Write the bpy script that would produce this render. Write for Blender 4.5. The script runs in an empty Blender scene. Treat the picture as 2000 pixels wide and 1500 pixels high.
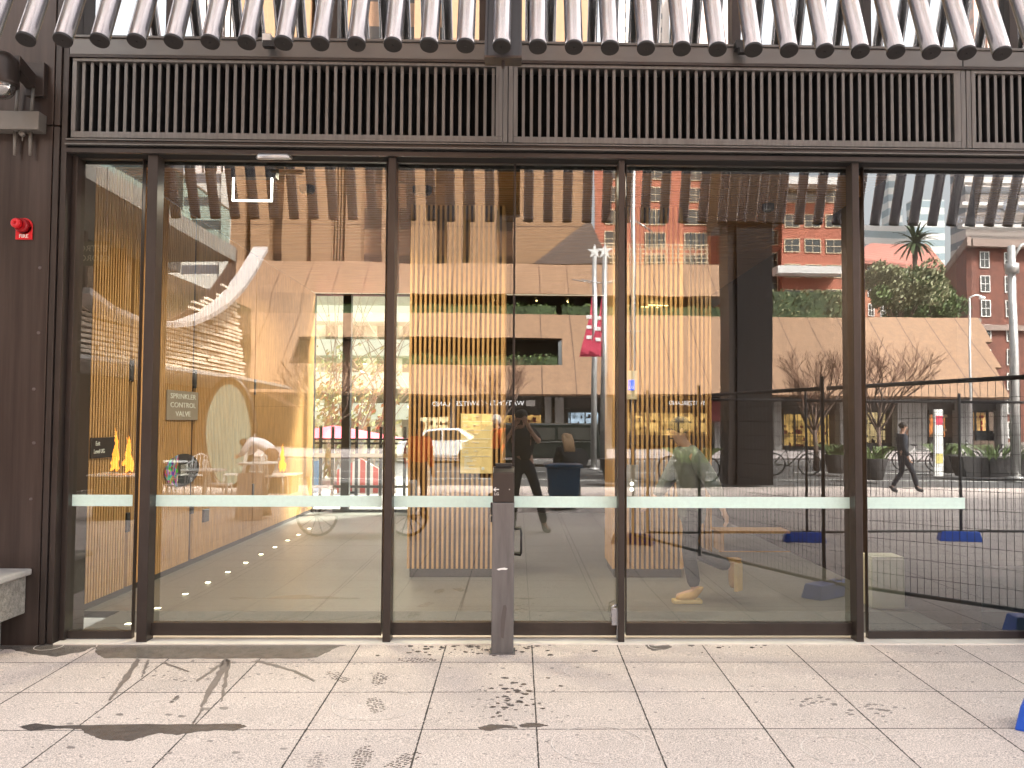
import bpy, bmesh, math, random
from mathutils import Vector, Matrix
random.seed(7)
S = bpy.context.scene
COL = S.collection
R = math.radians
# ------------------------------------------------------------------ camera
F_PX, HOR, VPX, ROLL = 1700.0, 825.0, 1011.0, R(0.30)
PCX = 1047.0                               # optical centre of the cropped frame
CAMZ, G = 1.549, 6.30                      # eye height, distance of the glass wall
yaw = math.atan((VPX-PCX)/F_PX); pit = math.atan((HOR-750)/F_PX)
Fv = Vector((-math.sin(yaw)*math.cos(pit), math.cos(yaw)*math.cos(pit), math.sin(pit)))
R0 = Vector((math.cos(yaw), math.sin(yaw), 0)); U0 = R0.cross(Fv)
Rv = R0*math.cos(ROLL)+U0*math.sin(ROLL); Uv = U0*math.cos(ROLL)-R0*math.sin(ROLL)
CAMP = Vector((0, 0, CAMZ))
cd = bpy.data.cameras.new('camera'); cam = bpy.data.objects.new('camera', cd); COL.objects.link(cam)
cam.matrix_world = Matrix(((Rv.x, Uv.x, -Fv.x, 0), (Rv.y, Uv.y, -Fv.y, 0), (Rv.z, Uv.z, -Fv.z, CAMZ), (0, 0, 0, 1)))
cd.sensor_width = 36; cd.lens = F_PX/2000*36; cd.shift_x = (1000-PCX)/2000; cd.clip_start = 0.02; cd.clip_end = 2000
S.camera = cam
def ray(px, py): return Fv+Rv*((px-PCX)/F_PX)-Uv*((py-750)/F_PX)
def at(px, py, Y): d = ray(px, py); return CAMP+d*(Y/d.y)
def mir(px, py, Z): p = at(px, py, Z); return Vector((p.x, 2*G-p.y, p.z))
FALL = 0.0276; YK = 4.0; ZP = -FALL*(G-YK)     # pavement falls away from the doors then runs level
def onground(px, py):
    d = ray(px, py); t = -(CAMZ+FALL*G)/(d.z-FALL*d.y); return CAMP+d*t
def X_(px, Y=G): return at(px, 825, Y).x
def Z_(py, Y=G): return at(1000, py, Y).z
# ------------------------------------------------------------------ light
W = bpy.data.worlds.new('World'); S.world = W; W.use_nodes = True
nt = W.node_tree; bg = nt.nodes['Background']
sky = nt.nodes.new('ShaderNodeTexSky'); sky.sky_type = 'NISHITA'; sky.sun_disc = False
SUN_EL, SUN_AZ = R(50), R(42)            # azimuth measured from +Y towards +X
sky.sun_elevation = SUN_EL; sky.sun_rotation = SUN_AZ; sky.dust_density = 6; sky.air_density = 1.4; sky.ozone_density = 1.0
hsv = nt.nodes.new('ShaderNodeHueSaturation'); hsv.inputs['Saturation'].default_value = 0.22
nt.links.new(sky.outputs[0], hsv.inputs['Color']); nt.links.new(hsv.outputs[0], bg.inputs[0]); bg.inputs[1].default_value = 0.15
sl = bpy.data.lights.new('sun', 'SUN'); so = bpy.data.objects.new('sun', sl); COL.objects.link(so)
sl.energy = 4.6; sl.angle = R(8); sl.color = (1, .95, .88)
sdir = Vector((math.sin(SUN_AZ)*math.cos(SUN_EL), math.cos(SUN_AZ)*math.cos(SUN_EL), math.sin(SUN_EL)))
so.rotation_euler = sdir.to_track_quat('Z', 'Y').to_euler(); so.location = (0, -5, 40)
S.view_settings.view_transform = 'Standard'; S.view_settings.look = 'None'; S.view_settings.exposure = 2.65; S.view_settings.gamma = 1
cy = S.cycles; cy.max_bounces = 8; cy.diffuse_bounces = 3; cy.glossy_bounces = 5; cy.transparent_max_bounces = 16
cy.caustics_reflective = False; cy.caustics_refractive = False; cy.use_denoising = True; cy.sample_clamp_indirect = 6
# ------------------------------------------------------------------ materials
MATS = {}
def mat(name, col, rough=.6, metal=0., var=.12, vs=4., bump=0., bs=60., emit=None, es=0., stretch=(1, 1, 1), spec=.5, coat=0., alpha=1.):
    if name in MATS: return MATS[name]
    m = bpy.data.materials.new(name); m.use_nodes = True; n = m.node_tree.nodes; L = m.node_tree.links
    b = n['Principled BSDF']; b.inputs['Roughness'].default_value = rough; b.inputs['Metallic'].default_value = metal
    b.inputs['Specular IOR Level'].default_value = spec; b.inputs['Coat Weight'].default_value = coat
    c = (*col, 1)
    tc = n.new('ShaderNodeTexCoord'); mp = n.new('ShaderNodeMapping'); mp.inputs['Scale'].default_value = stretch
    L.new(tc.outputs['Object'], mp.inputs[0])
    if var > 0:
        nz = n.new('ShaderNodeTexNoise'); nz.inputs['Scale'].default_value = vs; nz.inputs['Detail'].default_value = 6; nz.inputs['Roughness'].default_value = .65
        L.new(mp.outputs[0], nz.inputs[0])
        rp = n.new('ShaderNodeValToRGB'); rp.color_ramp.elements[0].position = .3; rp.color_ramp.elements[1].position = .7
        rp.color_ramp.elements[0].color = (*[max(0, x*(1-var)) for x in col], 1); rp.color_ramp.elements[1].color = (*[min(1, x*(1+var)) for x in col], 1)
        L.new(nz.outputs[0], rp.inputs[0]); L.new(rp.outputs[0], b.inputs['Base Color'])
        mr = n.new('ShaderNodeMapRange'); mr.inputs[3].default_value = max(.02, rough*(1-var)); mr.inputs[4].default_value = min(1, rough*(1+var))
        L.new(nz.outputs[0], mr.inputs[0]); L.new(mr.outputs[0], b.inputs['Roughness'])
    else: b.inputs['Base Color'].default_value = c
    if bump > 0:
        n2 = n.new('ShaderNodeTexNoise'); n2.inputs['Scale'].default_value = bs; L.new(mp.outputs[0], n2.inputs[0])
        bp = n.new('ShaderNodeBump'); bp.inputs['Strength'].default_value = bump; bp.inputs['Distance'].default_value = .01
        L.new(n2.outputs[0], bp.inputs['Height']); L.new(bp.outputs[0], b.inputs['Normal'])
    if emit:
        b.inputs['Emission Color'].default_value = (*emit, 1); b.inputs['Emission Strength'].default_value = es*.62
        if var >= .5:                       # goods and lamps in a lit window: uneven glow
            r2 = n.new('ShaderNodeValToRGB'); r2.color_ramp.elements[0].position = .38; r2.color_ramp.elements[1].position = .62
            r2.color_ramp.elements[0].color = (*[x*.12 for x in emit], 1); r2.color_ramp.elements[1].color = (*emit, 1); L.new(nz.outputs[0], r2.inputs[0]); L.new(r2.outputs[0], b.inputs['Emission Color'])
    MATS[name] = m; return m
def glass(name, fac, tint=(.9, .95, .93), wav=0.0):
    m = bpy.data.materials.new(name); m.use_nodes = True; n = m.node_tree.nodes; L = m.node_tree.links; n.clear()
    o = n.new('ShaderNodeOutputMaterial'); mx = n.new('ShaderNodeMixShader'); t = n.new('ShaderNodeBsdfTransparent'); g = n.new('ShaderNodeBsdfGlossy')
    t.inputs[0].default_value = (*tint, 1); g.inputs['Roughness'].default_value = 0; g.inputs[0].default_value = (.97, .98, .97, 1)
    ge = n.new('ShaderNodeNewGeometry'); su = n.new('ShaderNodeMath'); su.operation = 'SUBTRACT'; su.inputs[0].default_value = 1; L.new(ge.outputs['Backfacing'], su.inputs[1])
    mu = n.new('ShaderNodeMath'); mu.operation = 'MULTIPLY'; mu.inputs[1].default_value = fac; L.new(su.outputs[0], mu.inputs[0])
    L.new(mu.outputs[0], mx.inputs[0]); L.new(t.outputs[0], mx.inputs[1]); L.new(g.outputs[0], mx.inputs[2]); L.new(mx.outputs[0], o.inputs[0])
    if wav:
        tc = n.new('ShaderNodeTexCoord'); nz = n.new('ShaderNodeTexNoise'); nz.inputs['Scale'].default_value = 1.3; nz.inputs['Detail'].default_value = 1
        L.new(tc.outputs['Object'], nz.inputs[0]); bp = n.new('ShaderNodeBump'); bp.inputs['Strength'].default_value = 1; bp.inputs['Distance'].default_value = wav
        L.new(nz.outputs[0], bp.inputs['Height']); L.new(bp.outputs[0], g.inputs['Normal'])
    MATS[name] = m; return m
def nodes_of(m): return m.node_tree.nodes, m.node_tree.links, m.node_tree.nodes['Principled BSDF']
def mth(n, L, op, a, b=None):
    x = n.new('ShaderNodeMath'); x.operation = op
    for i, v in enumerate((a, b)):
        if v is None: continue
        if isinstance(v, (int, float)): x.inputs[i].default_value = v
        else: L.new(v, x.inputs[i])
    return x.outputs[0]
def tiles(name, col, seam, sx, sy, ox, oy, wx, rough, speck, shear=0., sc=260, blotch=.12):
    """stone slabs: fine speckle, soft blotches and dark joints in world X / Y"""
    m = mat(name, col, rough, var=0.); n, L, b = nodes_of(m)
    ge = n.new('ShaderNodeNewGeometry'); se = n.new('ShaderNodeSeparateXYZ'); L.new(ge.outputs['Position'], se.inputs[0])
    x = mth(n, L, 'ADD', se.outputs[0], mth(n, L, 'MULTIPLY', se.outputs[1], shear))
    cx_ = mth(n, L, 'DIVIDE', mth(n, L, 'SUBTRACT', x, ox), sx); cy_ = mth(n, L, 'DIVIDE', mth(n, L, 'SUBTRACT', se.outputs[1], oy), sy)
    ed = []
    for c, s in ((cx_, sx), (cy_, sy)):
        fr = mth(n, L, 'FRACT', c); ed.append(mth(n, L, 'MULTIPLY', mth(n, L, 'MINIMUM', fr, mth(n, L, 'SUBTRACT', 1., fr)), s))
    nz3 = n.new('ShaderNodeTexNoise'); nz3.inputs['Scale'].default_value = 40; L.new(ge.outputs['Position'], nz3.inputs[0])
    wob = mth(n, L, 'MULTIPLY', nz3.outputs[0], wx*2)
    e = mth(n, L, 'LESS_THAN', mth(n, L, 'MINIMUM', *ed), wob)
    nz = n.new('ShaderNodeTexNoise'); nz.inputs['Scale'].default_value = sc; nz.inputs['Detail'].default_value = 3; L.new(ge.outputs['Position'], nz.inputs[0])
    vo = n.new('ShaderNodeTexNoise'); vo.inputs['Scale'].default_value = 1.7; vo.inputs['Detail'].default_value = 9; vo.inputs['Roughness'].default_value = .7; L.new(ge.outputs['Position'], vo.inputs[0])
    wn = n.new('ShaderNodeTexWhiteNoise'); cb = n.new('ShaderNodeCombineXYZ')
    L.new(mth(n, L, 'FLOOR', cx_), cb.inputs[0]); L.new(mth(n, L, 'FLOOR', cy_), cb.inputs[1]); L.new(cb.outputs[0], wn.inputs[0])
    f = mth(n, L, 'ADD', 1., mth(n, L, 'MULTIPLY', mth(n, L, 'SUBTRACT', nz.outputs[0], .5), speck))
    f = mth(n, L, 'ADD', f, mth(n, L, 'MULTIPLY', mth(n, L, 'SUBTRACT', vo.outputs[0], .5), blotch*2.2))
    f = mth(n, L, 'ADD', f, mth(n, L, 'MULTIPLY', mth(n, L, 'SUBTRACT', wn.outputs[0], .5), .07))
    vm = n.new('ShaderNodeVectorMath'); vm.operation = 'SCALE'; vm.inputs[0].default_value = col; L.new(f, vm.inputs['Scale'])
    mx = n.new('ShaderNodeMix'); mx.data_type = 'RGBA'; mx.inputs[7].default_value = (*seam, 1)
    L.new(e, mx.inputs[0]); L.new(vm.outputs[0], mx.inputs[6]); L.new(mx.outputs[2], b.inputs['Base Color'])
    bp = n.new('ShaderNodeBump'); bp.inputs['Strength'].default_value = .5; bp.inputs['Distance'].default_value = .004
    L.new(mth(n, L, 'SUBTRACT', nz.outputs[0], mth(n, L, 'MULTIPLY', e, 2.)), bp.inputs['Height']); L.new(bp.outputs[0], b.inputs['Normal'])
    return m
def stripes(name, col, dark, axis, period, duty, rough=.6, metal=0., var=.15, soft=False, off=0.):
    """material with joints/stripes along a world axis"""
    m = mat(name, col, rough, metal, var=var, vs=3.); n, L, b = nodes_of(m)
    ge = n.new('ShaderNodeNewGeometry'); se = n.new('ShaderNodeSeparateXYZ'); L.new(ge.outputs['Position'], se.inputs[0])
    fr = mth(n, L, 'FRACT', mth(n, L, 'DIVIDE', mth(n, L, 'ADD', se.outputs[axis], 100.+off), period))
    e = mth(n, L, 'LESS_THAN', fr, duty)
    mx = n.new('ShaderNodeMix'); mx.data_type = 'RGBA'; mx.inputs[7].default_value = (*dark, 1)
    src = b.inputs['Base Color'].links[0].from_socket if b.inputs['Base Color'].links else None
    if src: L.new(src, mx.inputs[6])
    else: mx.inputs[6].default_value = (*col, 1)
    L.new(e, mx.inputs[0]); L.new(mx.outputs[2], b.inputs['Base Color'])
    return m
# ------------------------------------------------------------------ mesh helpers
class MB:
    def __init__(s): s.v = []; s.f = []; s.mi = []; s.sm = []; s.k = 0; s.smooth = False
    def add(s, vs, fs):
        o = len(s.v); s.v += [Vector(p) for p in vs]
        for f in fs: s.f.append([o+i for i in f]); s.mi.append(s.k); s.sm.append(s.smooth)
        return s
    def box(s, x0, x1, y0, y1, z0, z1):
        return s.add([(x0, y0, z0), (x1, y0, z0), (x1, y1, z0), (x0, y1, z0), (x0, y0, z1), (x1, y0, z1), (x1, y1, z1), (x0, y1, z1)],
                     [(0, 3, 2, 1), (4, 5, 6, 7), (0, 1, 5, 4), (1, 2, 6, 5), (2, 3, 7, 6), (3, 0, 4, 7)])
    def obox(s, c, u, v, w):        # oriented box: centre + half vectors
        c, u, v, w = map(Vector, (c, u, v, w)); P = [c+a*u+b*v+d*w for d in (-1, 1) for a, b in ((-1, -1), (1, -1), (1, 1), (-1, 1))]
        return s.add(P, [(0, 3, 2, 1), (4, 5, 6, 7), (0, 1, 5, 4), (1, 2, 6, 5), (2, 3, 7, 6), (3, 0, 4, 7)])
    def slab(s, pts, d):            # polygon extruded by vector d
        n = len(pts); d = Vector(d); P = [Vector(p) for p in pts]
        return s.add(P+[p+d for p in P], [tuple(reversed(range(n))), tuple(range(n, 2*n))]+[(i, (i+1) % n, n+(i+1) % n, n+i) for i in range(n)])
    def tube(s, pts, r, n=8, caps=True):
        pts = [Vector(p) for p in pts]; rs = r if isinstance(r, (list, tuple)) else [r]*len(pts); o = len(s.v); prev = None
        for i, p in enumerate(pts):
            t = (pts[min(i+1, len(pts)-1)]-pts[max(i-1, 0)]).normalized()
            if prev is None: a = t.orthogonal().normalized()
            else:
                a = prev-t*prev.dot(t); a = a.normalized() if a.length > 1e-6 else t.orthogonal().normalized()
            prev = a; b = t.cross(a)
            for k in range(n): an = 2*math.pi*k/n; s.v.append(p+(a*math.cos(an)+b*math.sin(an))*rs[i])
        for i in range(len(pts)-1):
            for k in range(n):
                s.f.append([o+i*n+k, o+i*n+(k+1) % n, o+(i+1)*n+(k+1) % n, o+(i+1)*n+k]); s.mi.append(s.k); s.sm.append(n > 5)
        if caps:
            s.f.append([o+k for k in reversed(range(n))]); s.f.append([o+(len(pts)-1)*n+k for k in range(n)]); s.mi += [s.k]*2; s.sm += [False]*2
        return s
    def lathe(s, c, prof, n=20, axis='z', sm=True):    # prof: list of (radius, height)
        c = Vector(c); o = len(s.v)
        for r, h in prof:
            for k in range(n):
                a = 2*math.pi*k/n; p = (r*math.cos(a), r*math.sin(a), h)
                if axis == 'y': p = (p[0], -p[2], p[1])
                if axis == 'x': p = (p[2], p[0], p[1])
                s.v.append(c+Vector(p))
        for i in range(len(prof)-1):
            for k in range(n): s.f.append([o+i*n+k, o+i*n+(k+1) % n, o+(i+1)*n+(k+1) % n, o+(i+1)*n+k]); s.mi.append(s.k); s.sm.append(sm)
        s.f.append([o+k for k in reversed(range(n))]); s.f.append([o+(len(prof)-1)*n+k for k in range(n)]); s.mi += [s.k]*2; s.sm += [False]*2
        return s
    def ball(s, c, rx, ry, rz, n=12):
        prof = [(max(1e-3, math.sin(math.pi*i/(n-1))), -math.cos(math.pi*i/(n-1))) for i in range(n)]; o = len(s.v)
        t = MB(); t.lathe((0, 0, 0), prof, n)
        s.add([Vector((c[0]+p.x*rx, c[1]+p.y*ry, c[2]+p.z*rz)) for p in t.v], t.f)
        for i in range(len(t.f)): s.sm[-1-i] = True
        return s
    def build(s, name, m, parent=None, bevel=0., fix=True):
        me = bpy.data.meshes.new(name); ms = m if isinstance(m, (list, tuple)) else [m]
        if parent is not None: base = parent['_b'] if '_b' in parent else (0, 0, 0); base = Vector(base)
        else:
            xs = [p.x for p in s.v]; ys = [p.y for p in s.v]; zs = [p.z for p in s.v]
            base = Vector(((min(xs)+max(xs))/2, (min(ys)+max(ys))/2, min(zs)))
        me.from_pydata([p-base for p in s.v], [], s.f)
        for q in ms: me.materials.append(q)
        me.polygons.foreach_set('material_index', s.mi); me.polygons.foreach_set('use_smooth', s.sm)
        if fix:
            bm = bmesh.new(); bm.from_mesh(me); bmesh.ops.recalc_face_normals(bm, faces=bm.faces); bm.to_mesh(me); bm.free()
        o = bpy.data.objects.new(name, me); COL.objects.link(o)
        if parent is not None: o.parent = parent; o['_b'] = tuple(base)
        else: o.location = base; o['_b'] = tuple(base)
        if bevel: b = o.modifiers.new('bevel', 'BEVEL'); b.width = bevel; b.segments = 2; b.limit_method = 'ANGLE'
        return o
def tag(o, label, cat, group=None, kind=None):
    if label: o['label'] = label
    if cat: o['category'] = cat
    if group: o['group'] = group
    if kind: o['kind'] = kind
    return o
def thing(name, label, cat, loc, group=None):
    o = bpy.data.objects.new(name, None); COL.objects.link(o); o.location = loc; o['_b'] = tuple(loc); o.empty_display_size = .2
    return tag(o, label, cat, group)
def setting(o): o['kind'] = 'structure'; return o
FONTM = {}
def text(name, s, c, size, m, parent=None, u=(1, 0, 0), v=(0, 0, 1), ext=.002, align='CENTER', sx=1.):
    """writing as thin raised letters, centred on c, reading along u with v up"""
    cu = bpy.data.curves.new(name, 'FONT'); cu.body = s; cu.size = size; cu.extrude = ext; cu.align_x = align; cu.align_y = 'CENTER'; cu.resolution_u = 3
    t = bpy.data.objects.new(name, cu); COL.objects.link(t); me = bpy.data.meshes.new_from_object(t); COL.objects.unlink(t); bpy.data.objects.remove(t)
    u = Vector(u).normalized(); v = Vector(v).normalized(); w = u.cross(v); c = Vector(c)
    base = Vector(parent['_b']) if parent is not None else c
    for p in me.vertices: q = p.co.copy(); p.co = c+u*q.x*sx+v*q.y+w*q.z-base
    me.materials.clear(); me.materials.append(m)
    o = bpy.data.objects.new(name, me); COL.objects.link(o); o['_b'] = tuple(base)
    if parent is not None: o.parent = parent
    else: o.location = base
    return o
# shared materials
bronze = mat('bronze_cladding', (.062, .046, .040), .32, .45, var=.32, vs=2.2, stretch=(6, 6, .25))
bronze2 = mat('bronze_frame', (.048, .038, .034), .34, .4, var=.15, vs=8, stretch=(1, 1, .3))
fasc = mat('bronze_fascia', (.158, .150, .142), .38, .55, var=.16, vs=1.2, stretch=(.6, 1, 2))
bladem = mat('louvre_metal', (.172, .162, .152), .42, .45, var=.2, vs=5, stretch=(9, 1, .6))
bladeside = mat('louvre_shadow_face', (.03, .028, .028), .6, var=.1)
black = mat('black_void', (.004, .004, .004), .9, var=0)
blk = mat('black_paint', (.012, .012, .013), .4, var=.1)
alu = mat('aluminium', (.55, .54, .53), .35, .9, var=.1)
steel = mat('tube_steel', (.47, .485, .53), .25, 1., var=0, vs=3, stretch=(1, 1, .3))
tubecap = mat('tube_end', (.010, .008, .008), .5, .1, var=.2)
white = mat('white_paint', (.8, .8, .78), .5, var=.04)
sign_w = mat('sign_white', (.85, .85, .83), .5, var=0)
concrete = mat('concrete', (.27, .25, .22), .85, var=.45, vs=38, bump=.8, bs=90)
oak = mat('oak_slat', (.56, .315, .125), .45, var=.28, vs=9, stretch=(3, 3, .35))
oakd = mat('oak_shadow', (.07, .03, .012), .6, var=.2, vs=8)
plinthm = mat('dark_plinth', (.06, .055, .052), .5, .2, var=.1)
skin = mat('skin', (.52, .3, .21), .55, var=.06); hairm = mat('dark_hair', (.03, .02, .015), .6, var=.2)
# ================================================================== GROUND
pave = tiles('pavement_granite', (.575, .492, .447), (.045, .036, .032), .597, .575, at(1038, 1243, 6.3).x, 6.33, .0042, .8, 2.7, sc=150, blotch=.19)
def strip_ground(name, m, x0, x1, prof):
    b = MB(); vs = []; fs = []
    for y, z in prof: vs += [(x0, y, z), (x1, y, z)]
    for i in range(len(prof)-1): fs.append((2*i, 2*i+1, 2*i+3, 2*i+2))
    b.add(vs, fs); return setting(b.build(name, m, fix=False))
def gz(y): return -FALL*(G-max(y, YK))
YR0, YR1 = -9.5, -27.0
strip_ground('pavement', pave, -45, 70, [(6.262, gz(6.262)), (YK, ZP), (YR0, ZP)])
road = mat('asphalt', (.075, .072, .07), .8, var=.25, vs=3)
plaza = tiles('plaza_paving', (.34, .30, .29), (.12, .1, .1), 1.2, .6, 0, 0, .006, .8, .4, sc=80)
b = MB(); b.box(-45, 70, YR1, YR0, ZP-.3, ZP-.10); setting(b.build('road', road))
b = MB(); b.box(-45, 70, YR0-.15, YR0, ZP-.2, ZP-.004); setting(b.build('kerb', concrete))
b = MB()
for k in range(-14, 22): b.box(k*3.2, k*3.2+1.6, YR0-8.1, YR0-7.98, ZP-.098, ZP-.094)
b.box(-45, 70, YR0-4.2, YR0-4.1, ZP-.098, ZP-.094); b.box(-45, 70, YR1+.5, YR1+.62, ZP-.098, ZP-.094)
setting(b.build('road_marking', mat('road_paint', (.7, .7, .66), .7, var=.2, vs=20)))
b = MB(); b.box(-45, 70, -46, YR1, ZP-.3, ZP); setting(b.build('far_pavement', plaza))
b = MB(); b.add([(-900, -900, -1.2), (900, -900, -1.2), (900, 900, -1.2), (-900, 900, -1.2)], [(0, 1, 2, 3)]); setting(b.build('ground', mat('far_ground', (.2, .18, .16), .9, vs=.1)))

# ================================================================== ENTRANCE BUILDING
EB = thing('entrance_building', 'glass and bronze entrance front with sliding doors, louvres and hanging steel tubes', 'building', (0, G, 0))
def frame(name, m, *a, parent=EB, bevel=0.): b = MB(); b.box(*a); return b.build(name, m, parent, bevel)
xL = at(127, 300, 6.14).x
z_t = Z_(320); z_h = Z_(301, 6.13); z_lb = Z_(272, 6.17); z_lt = Z_(128, 6.17); z_s = Z_(80, 6.15)
XR = 8.0
# column at left with joints
b = MB(); b.box(-7, xL-.09, 6.14, 6.6, -.02, Z_(256, 6.14)-.006); b.box(-7, xL-.09, 6.14, 6.6, Z_(256, 6.14)+.006, 9.6)
b.box(-7, xL-.093, 6.16, 6.6, -.02, 9.6)
wc = b.build('wall_cladding', bronze, EB, .004)
b = MB(); b.box(xL-.085, xL-.045, 6.145, 6.6, 0, Z_(256, 6.14)-.006); b.box(xL-.04, xL, 6.16, 6.6, 0, 9.6); b.box(xL-.085, xL-.045, 6.145, 6.6, Z_(256, 6.14)+.006, 9.6)
b.build('edge_trim', bronze2, EB, .003)
# faint round bolt caps on the cladding
for px, py in ((78, 523), (75, 650), (66, 760), (66, 865), (60, 975)):
    p = at(px, py, 6.138); b = MB(); b.lathe((p.x, 6.139, p.z), [(.011, -.001), (.011, .002), (.006, .003)], 14, 'y'); b.build('bolt_cap', mat('worn_cap', (.13, .105, .1), .45, .4), wc)
# fascia and header
x0 = xL+.002
b = MB(); b.box(x0, XR, 6.16, 6.34, z_lt+.035, z_s-.02); b.box(x0, XR, 6.145, 6.36, z_s-.018, z_s)
fs_ = b.build('fascia', fasc, EB, .003)
frame('fascia_joint', black, X_(985, 6.155), X_(985, 6.155)+.008, 6.1585, 6.2, z_lt+.036, z_s-.03, parent=fs_)
frame('fascia_joint', black, X_(1892, 6.155), X_(1892, 6.155)+.008, 6.1585, 6.2, z_lt+.036, z_s-.03, parent=fs_)
b = MB(); b.box(x0, XR, 6.15, 6.34, z_lt+.012, z_lt+.03)
zq = lambda py: Z_(py, 6.15)
b.k = 1; b.box(x0, XR, 6.135, 6.34, zq(284), zq(281.5)); b.box(x0, XR, 6.125, 6.34, zq(294), zq(291.5)); b.k = 0
b.box(x0, XR, 6.15, 6.34, zq(291), zq(284.5)); b.box(x0, XR, 6.15, 6.34, zq(307), zq(299))
b.k = 2; b.box(x0, XR, 6.17, 6.33, zq(298.5), zq(294.5)); b.box(x0, XR, 6.18, 6.33, z_t+.022, zq(307.5)); b.k = 0  # black strips fill the header gaps, standing in for their shade
b.build('header_beam', [bronze2, fasc, black], EB)
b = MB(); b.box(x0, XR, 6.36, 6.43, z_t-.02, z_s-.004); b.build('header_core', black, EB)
# louvre panels
def louvre(xa, xb):
    za, zb = z_lb-.026, z_lt+.010
    b = MB(); b.box(xa, xb, 6.165, 6.33, za, za+.045); b.box(xa, xb, 6.165, 6.33, zb-.022, zb); b.box(xa, xa+.03, 6.165, 6.33, za+.0455, zb-.0225); b.box(xb-.05, xb, 6.165, 6.33, za+.0455, zb-.0225)
    fr = b.build('louvre_panel', bladem, EB, .002)
    b = MB(); x = xa+.06
    while x < xb-.06:
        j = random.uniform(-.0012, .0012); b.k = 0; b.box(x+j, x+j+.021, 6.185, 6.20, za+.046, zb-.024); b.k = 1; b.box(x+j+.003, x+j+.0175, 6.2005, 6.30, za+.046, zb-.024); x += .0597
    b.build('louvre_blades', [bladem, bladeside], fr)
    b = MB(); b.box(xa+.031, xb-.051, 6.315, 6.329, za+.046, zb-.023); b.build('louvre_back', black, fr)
xm = [at(q, 200, 6.2).x for q in (982, 1003, 1872, 1893)]
louvre(x0+.02, xm[0]); louvre(xm[1], xm[2]); louvre(xm[3], XR)
for a, c in ((xm[0], xm[1]), (xm[2], xm[3])):
    for q0, q1 in ((a+.003, (a+c)/2-.003), ((a+c)/2+.003, c-.003)): b = MB(); b.box(q0, q1, 6.168, 6.33, z_lb-.026, z_lt+.01); b.build('louvre_post', bladem, EB, .002)
# mullions, jambs and rails at ground level
def mull(pa, pb, y0=6.18, y1=6.40, z0=0.): frame('mullion', bronze2, X_(pa, y0), X_(pb, y0), y0, y1, z0, z_t+.021, bevel=.003)
mull(276, 296, 6.19, 6.31); mull(752, 767, 6.19, 6.33); mull(1208, 1220, 6.19, 6.33); mull(1669, 1683, 6.19, 6.31)
b = MB(); b.box(xL, X_(140, 6.26), 6.24, 6.36, 0, z_t+.021); b.build('jamb', bronze2, EB, .003)
thr = MB(); thr.box(xL+.01, XR, 6.15, 6.47, -.04, .006); thr.build('threshold', mat('threshold_strip', (.74, .69, .62), .5, 0.), EB, .002)
zr = at(1000, 1218, 6.25).z
GL = glass('door_glass', .15, (.93, .96, .92), wav=.0008)
GL2 = glass('fixed_glass', .21, (.75, .8, .8), wav=.0006)
GLU = glass('upper_glass', .45, (.35, .38, .38), wav=.0008)
band = mat('safety_film', (.66, .86, .79), .5, var=.05, vs=30)
def leaf(name, xa, xb, gm, ba=None, bb=None, y=6.30, rail=True, zb=.02):
    fr = None; b = MB(); zl = zr if name == 'sliding_door' else zr-.06
    b.box(xa, xb, y-.03, y+.035, zb+.012, zr) if name == 'sliding_door' else b.box(xa, xb, y-.02, y+.03, .008, zr-.06); b.box(xa, xb, y-.02, y+.03, z_t-.004, z_t+.02)
    sw = .006; b.box(xa, xa+sw, y-.02, y+.03, zl-.001, z_t-.003); b.box(xb-sw, xb, y-.02, y+.03, zl-.001, z_t-.003)
    fr = b.build(name, bronze2, EB, .002)
    b = MB(); b.box(xa+.001, xb-.001, y, y+.012, zl, z_t-.004); b.build('glass_pane', gm, fr)
    if ba is not None: b = MB(); b.box(ba, bb, y-.003, y-.0005, at(1000, 991, y).z, at(1000, 969, y).z); b.build('safety_strip', band, fr)
    return fr
e = X_
leaf('fixed_window', e(141, 6.3), e(270, 6.3), GL, e(123, 6.3), e(263, 6.3))
d1 = leaf('sliding_door', e(301), e(751), GL, e(302), e(748))
d2 = leaf('sliding_door', e(768), e(1002), GL, e(768), e(1000), y=6.31)
d3 = leaf('sliding_door', e(1003), e(1208), GL, e(1003), e(1208), y=6.305)
d4 = leaf('sliding_door', e(1222), e(1672), GL, e(1222), e(1664))
d5 = leaf('fixed_window', e(1689), XR, GL2, e(1689), e(1882), y=6.302)
# pull handle and floor lock
b = MB(); p0 = at(1003, 1036, 6.2)
b.tube([(p0.x, 6.285, p0.z), (p0.x+.05, 6.25, p0.z+.004), (p0.x+.055, 6.22, p0.z-.02), (p0.x+.055, 6.22, p0.z-.16), (p0.x+.05, 6.25, p0.z-.18), (p0.x, 6.285, p0.z-.178)], .008, 10)
b.build('pull_handle', blk, d3)
b = MB(); q = at(1200, 1196, 6.24); b.box(q.x-.02, q.x+.03, 6.235, 6.27, q.z-.09, q.z+.03); b.tube([(q.x-.03, 6.23, q.z-.03), (q.x-.018, 6.225, q.z+.04), (q.x+.01, 6.225, q.z+.055), (q.x+.03, 6.24, q.z+.05)], .006, 8); b.tube([(q.x+.02, 6.235, q.z-.09), (q.x+.02, 6.235, .015)], .005, 8)
b.build('floor_lock', steel, d3, .002)
b = MB(); q = at(533, 305, 6.1); b.tube([(q.x-.12, 6.14, q.z), (q.x-.10, 6.11, q.z), (q.x+.10, 6.11, q.z), (q.x+.12, 6.14, q.z)], [.012, .022, .022, .012], 12); b.build('motion_sensor', alu, EB)
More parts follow.
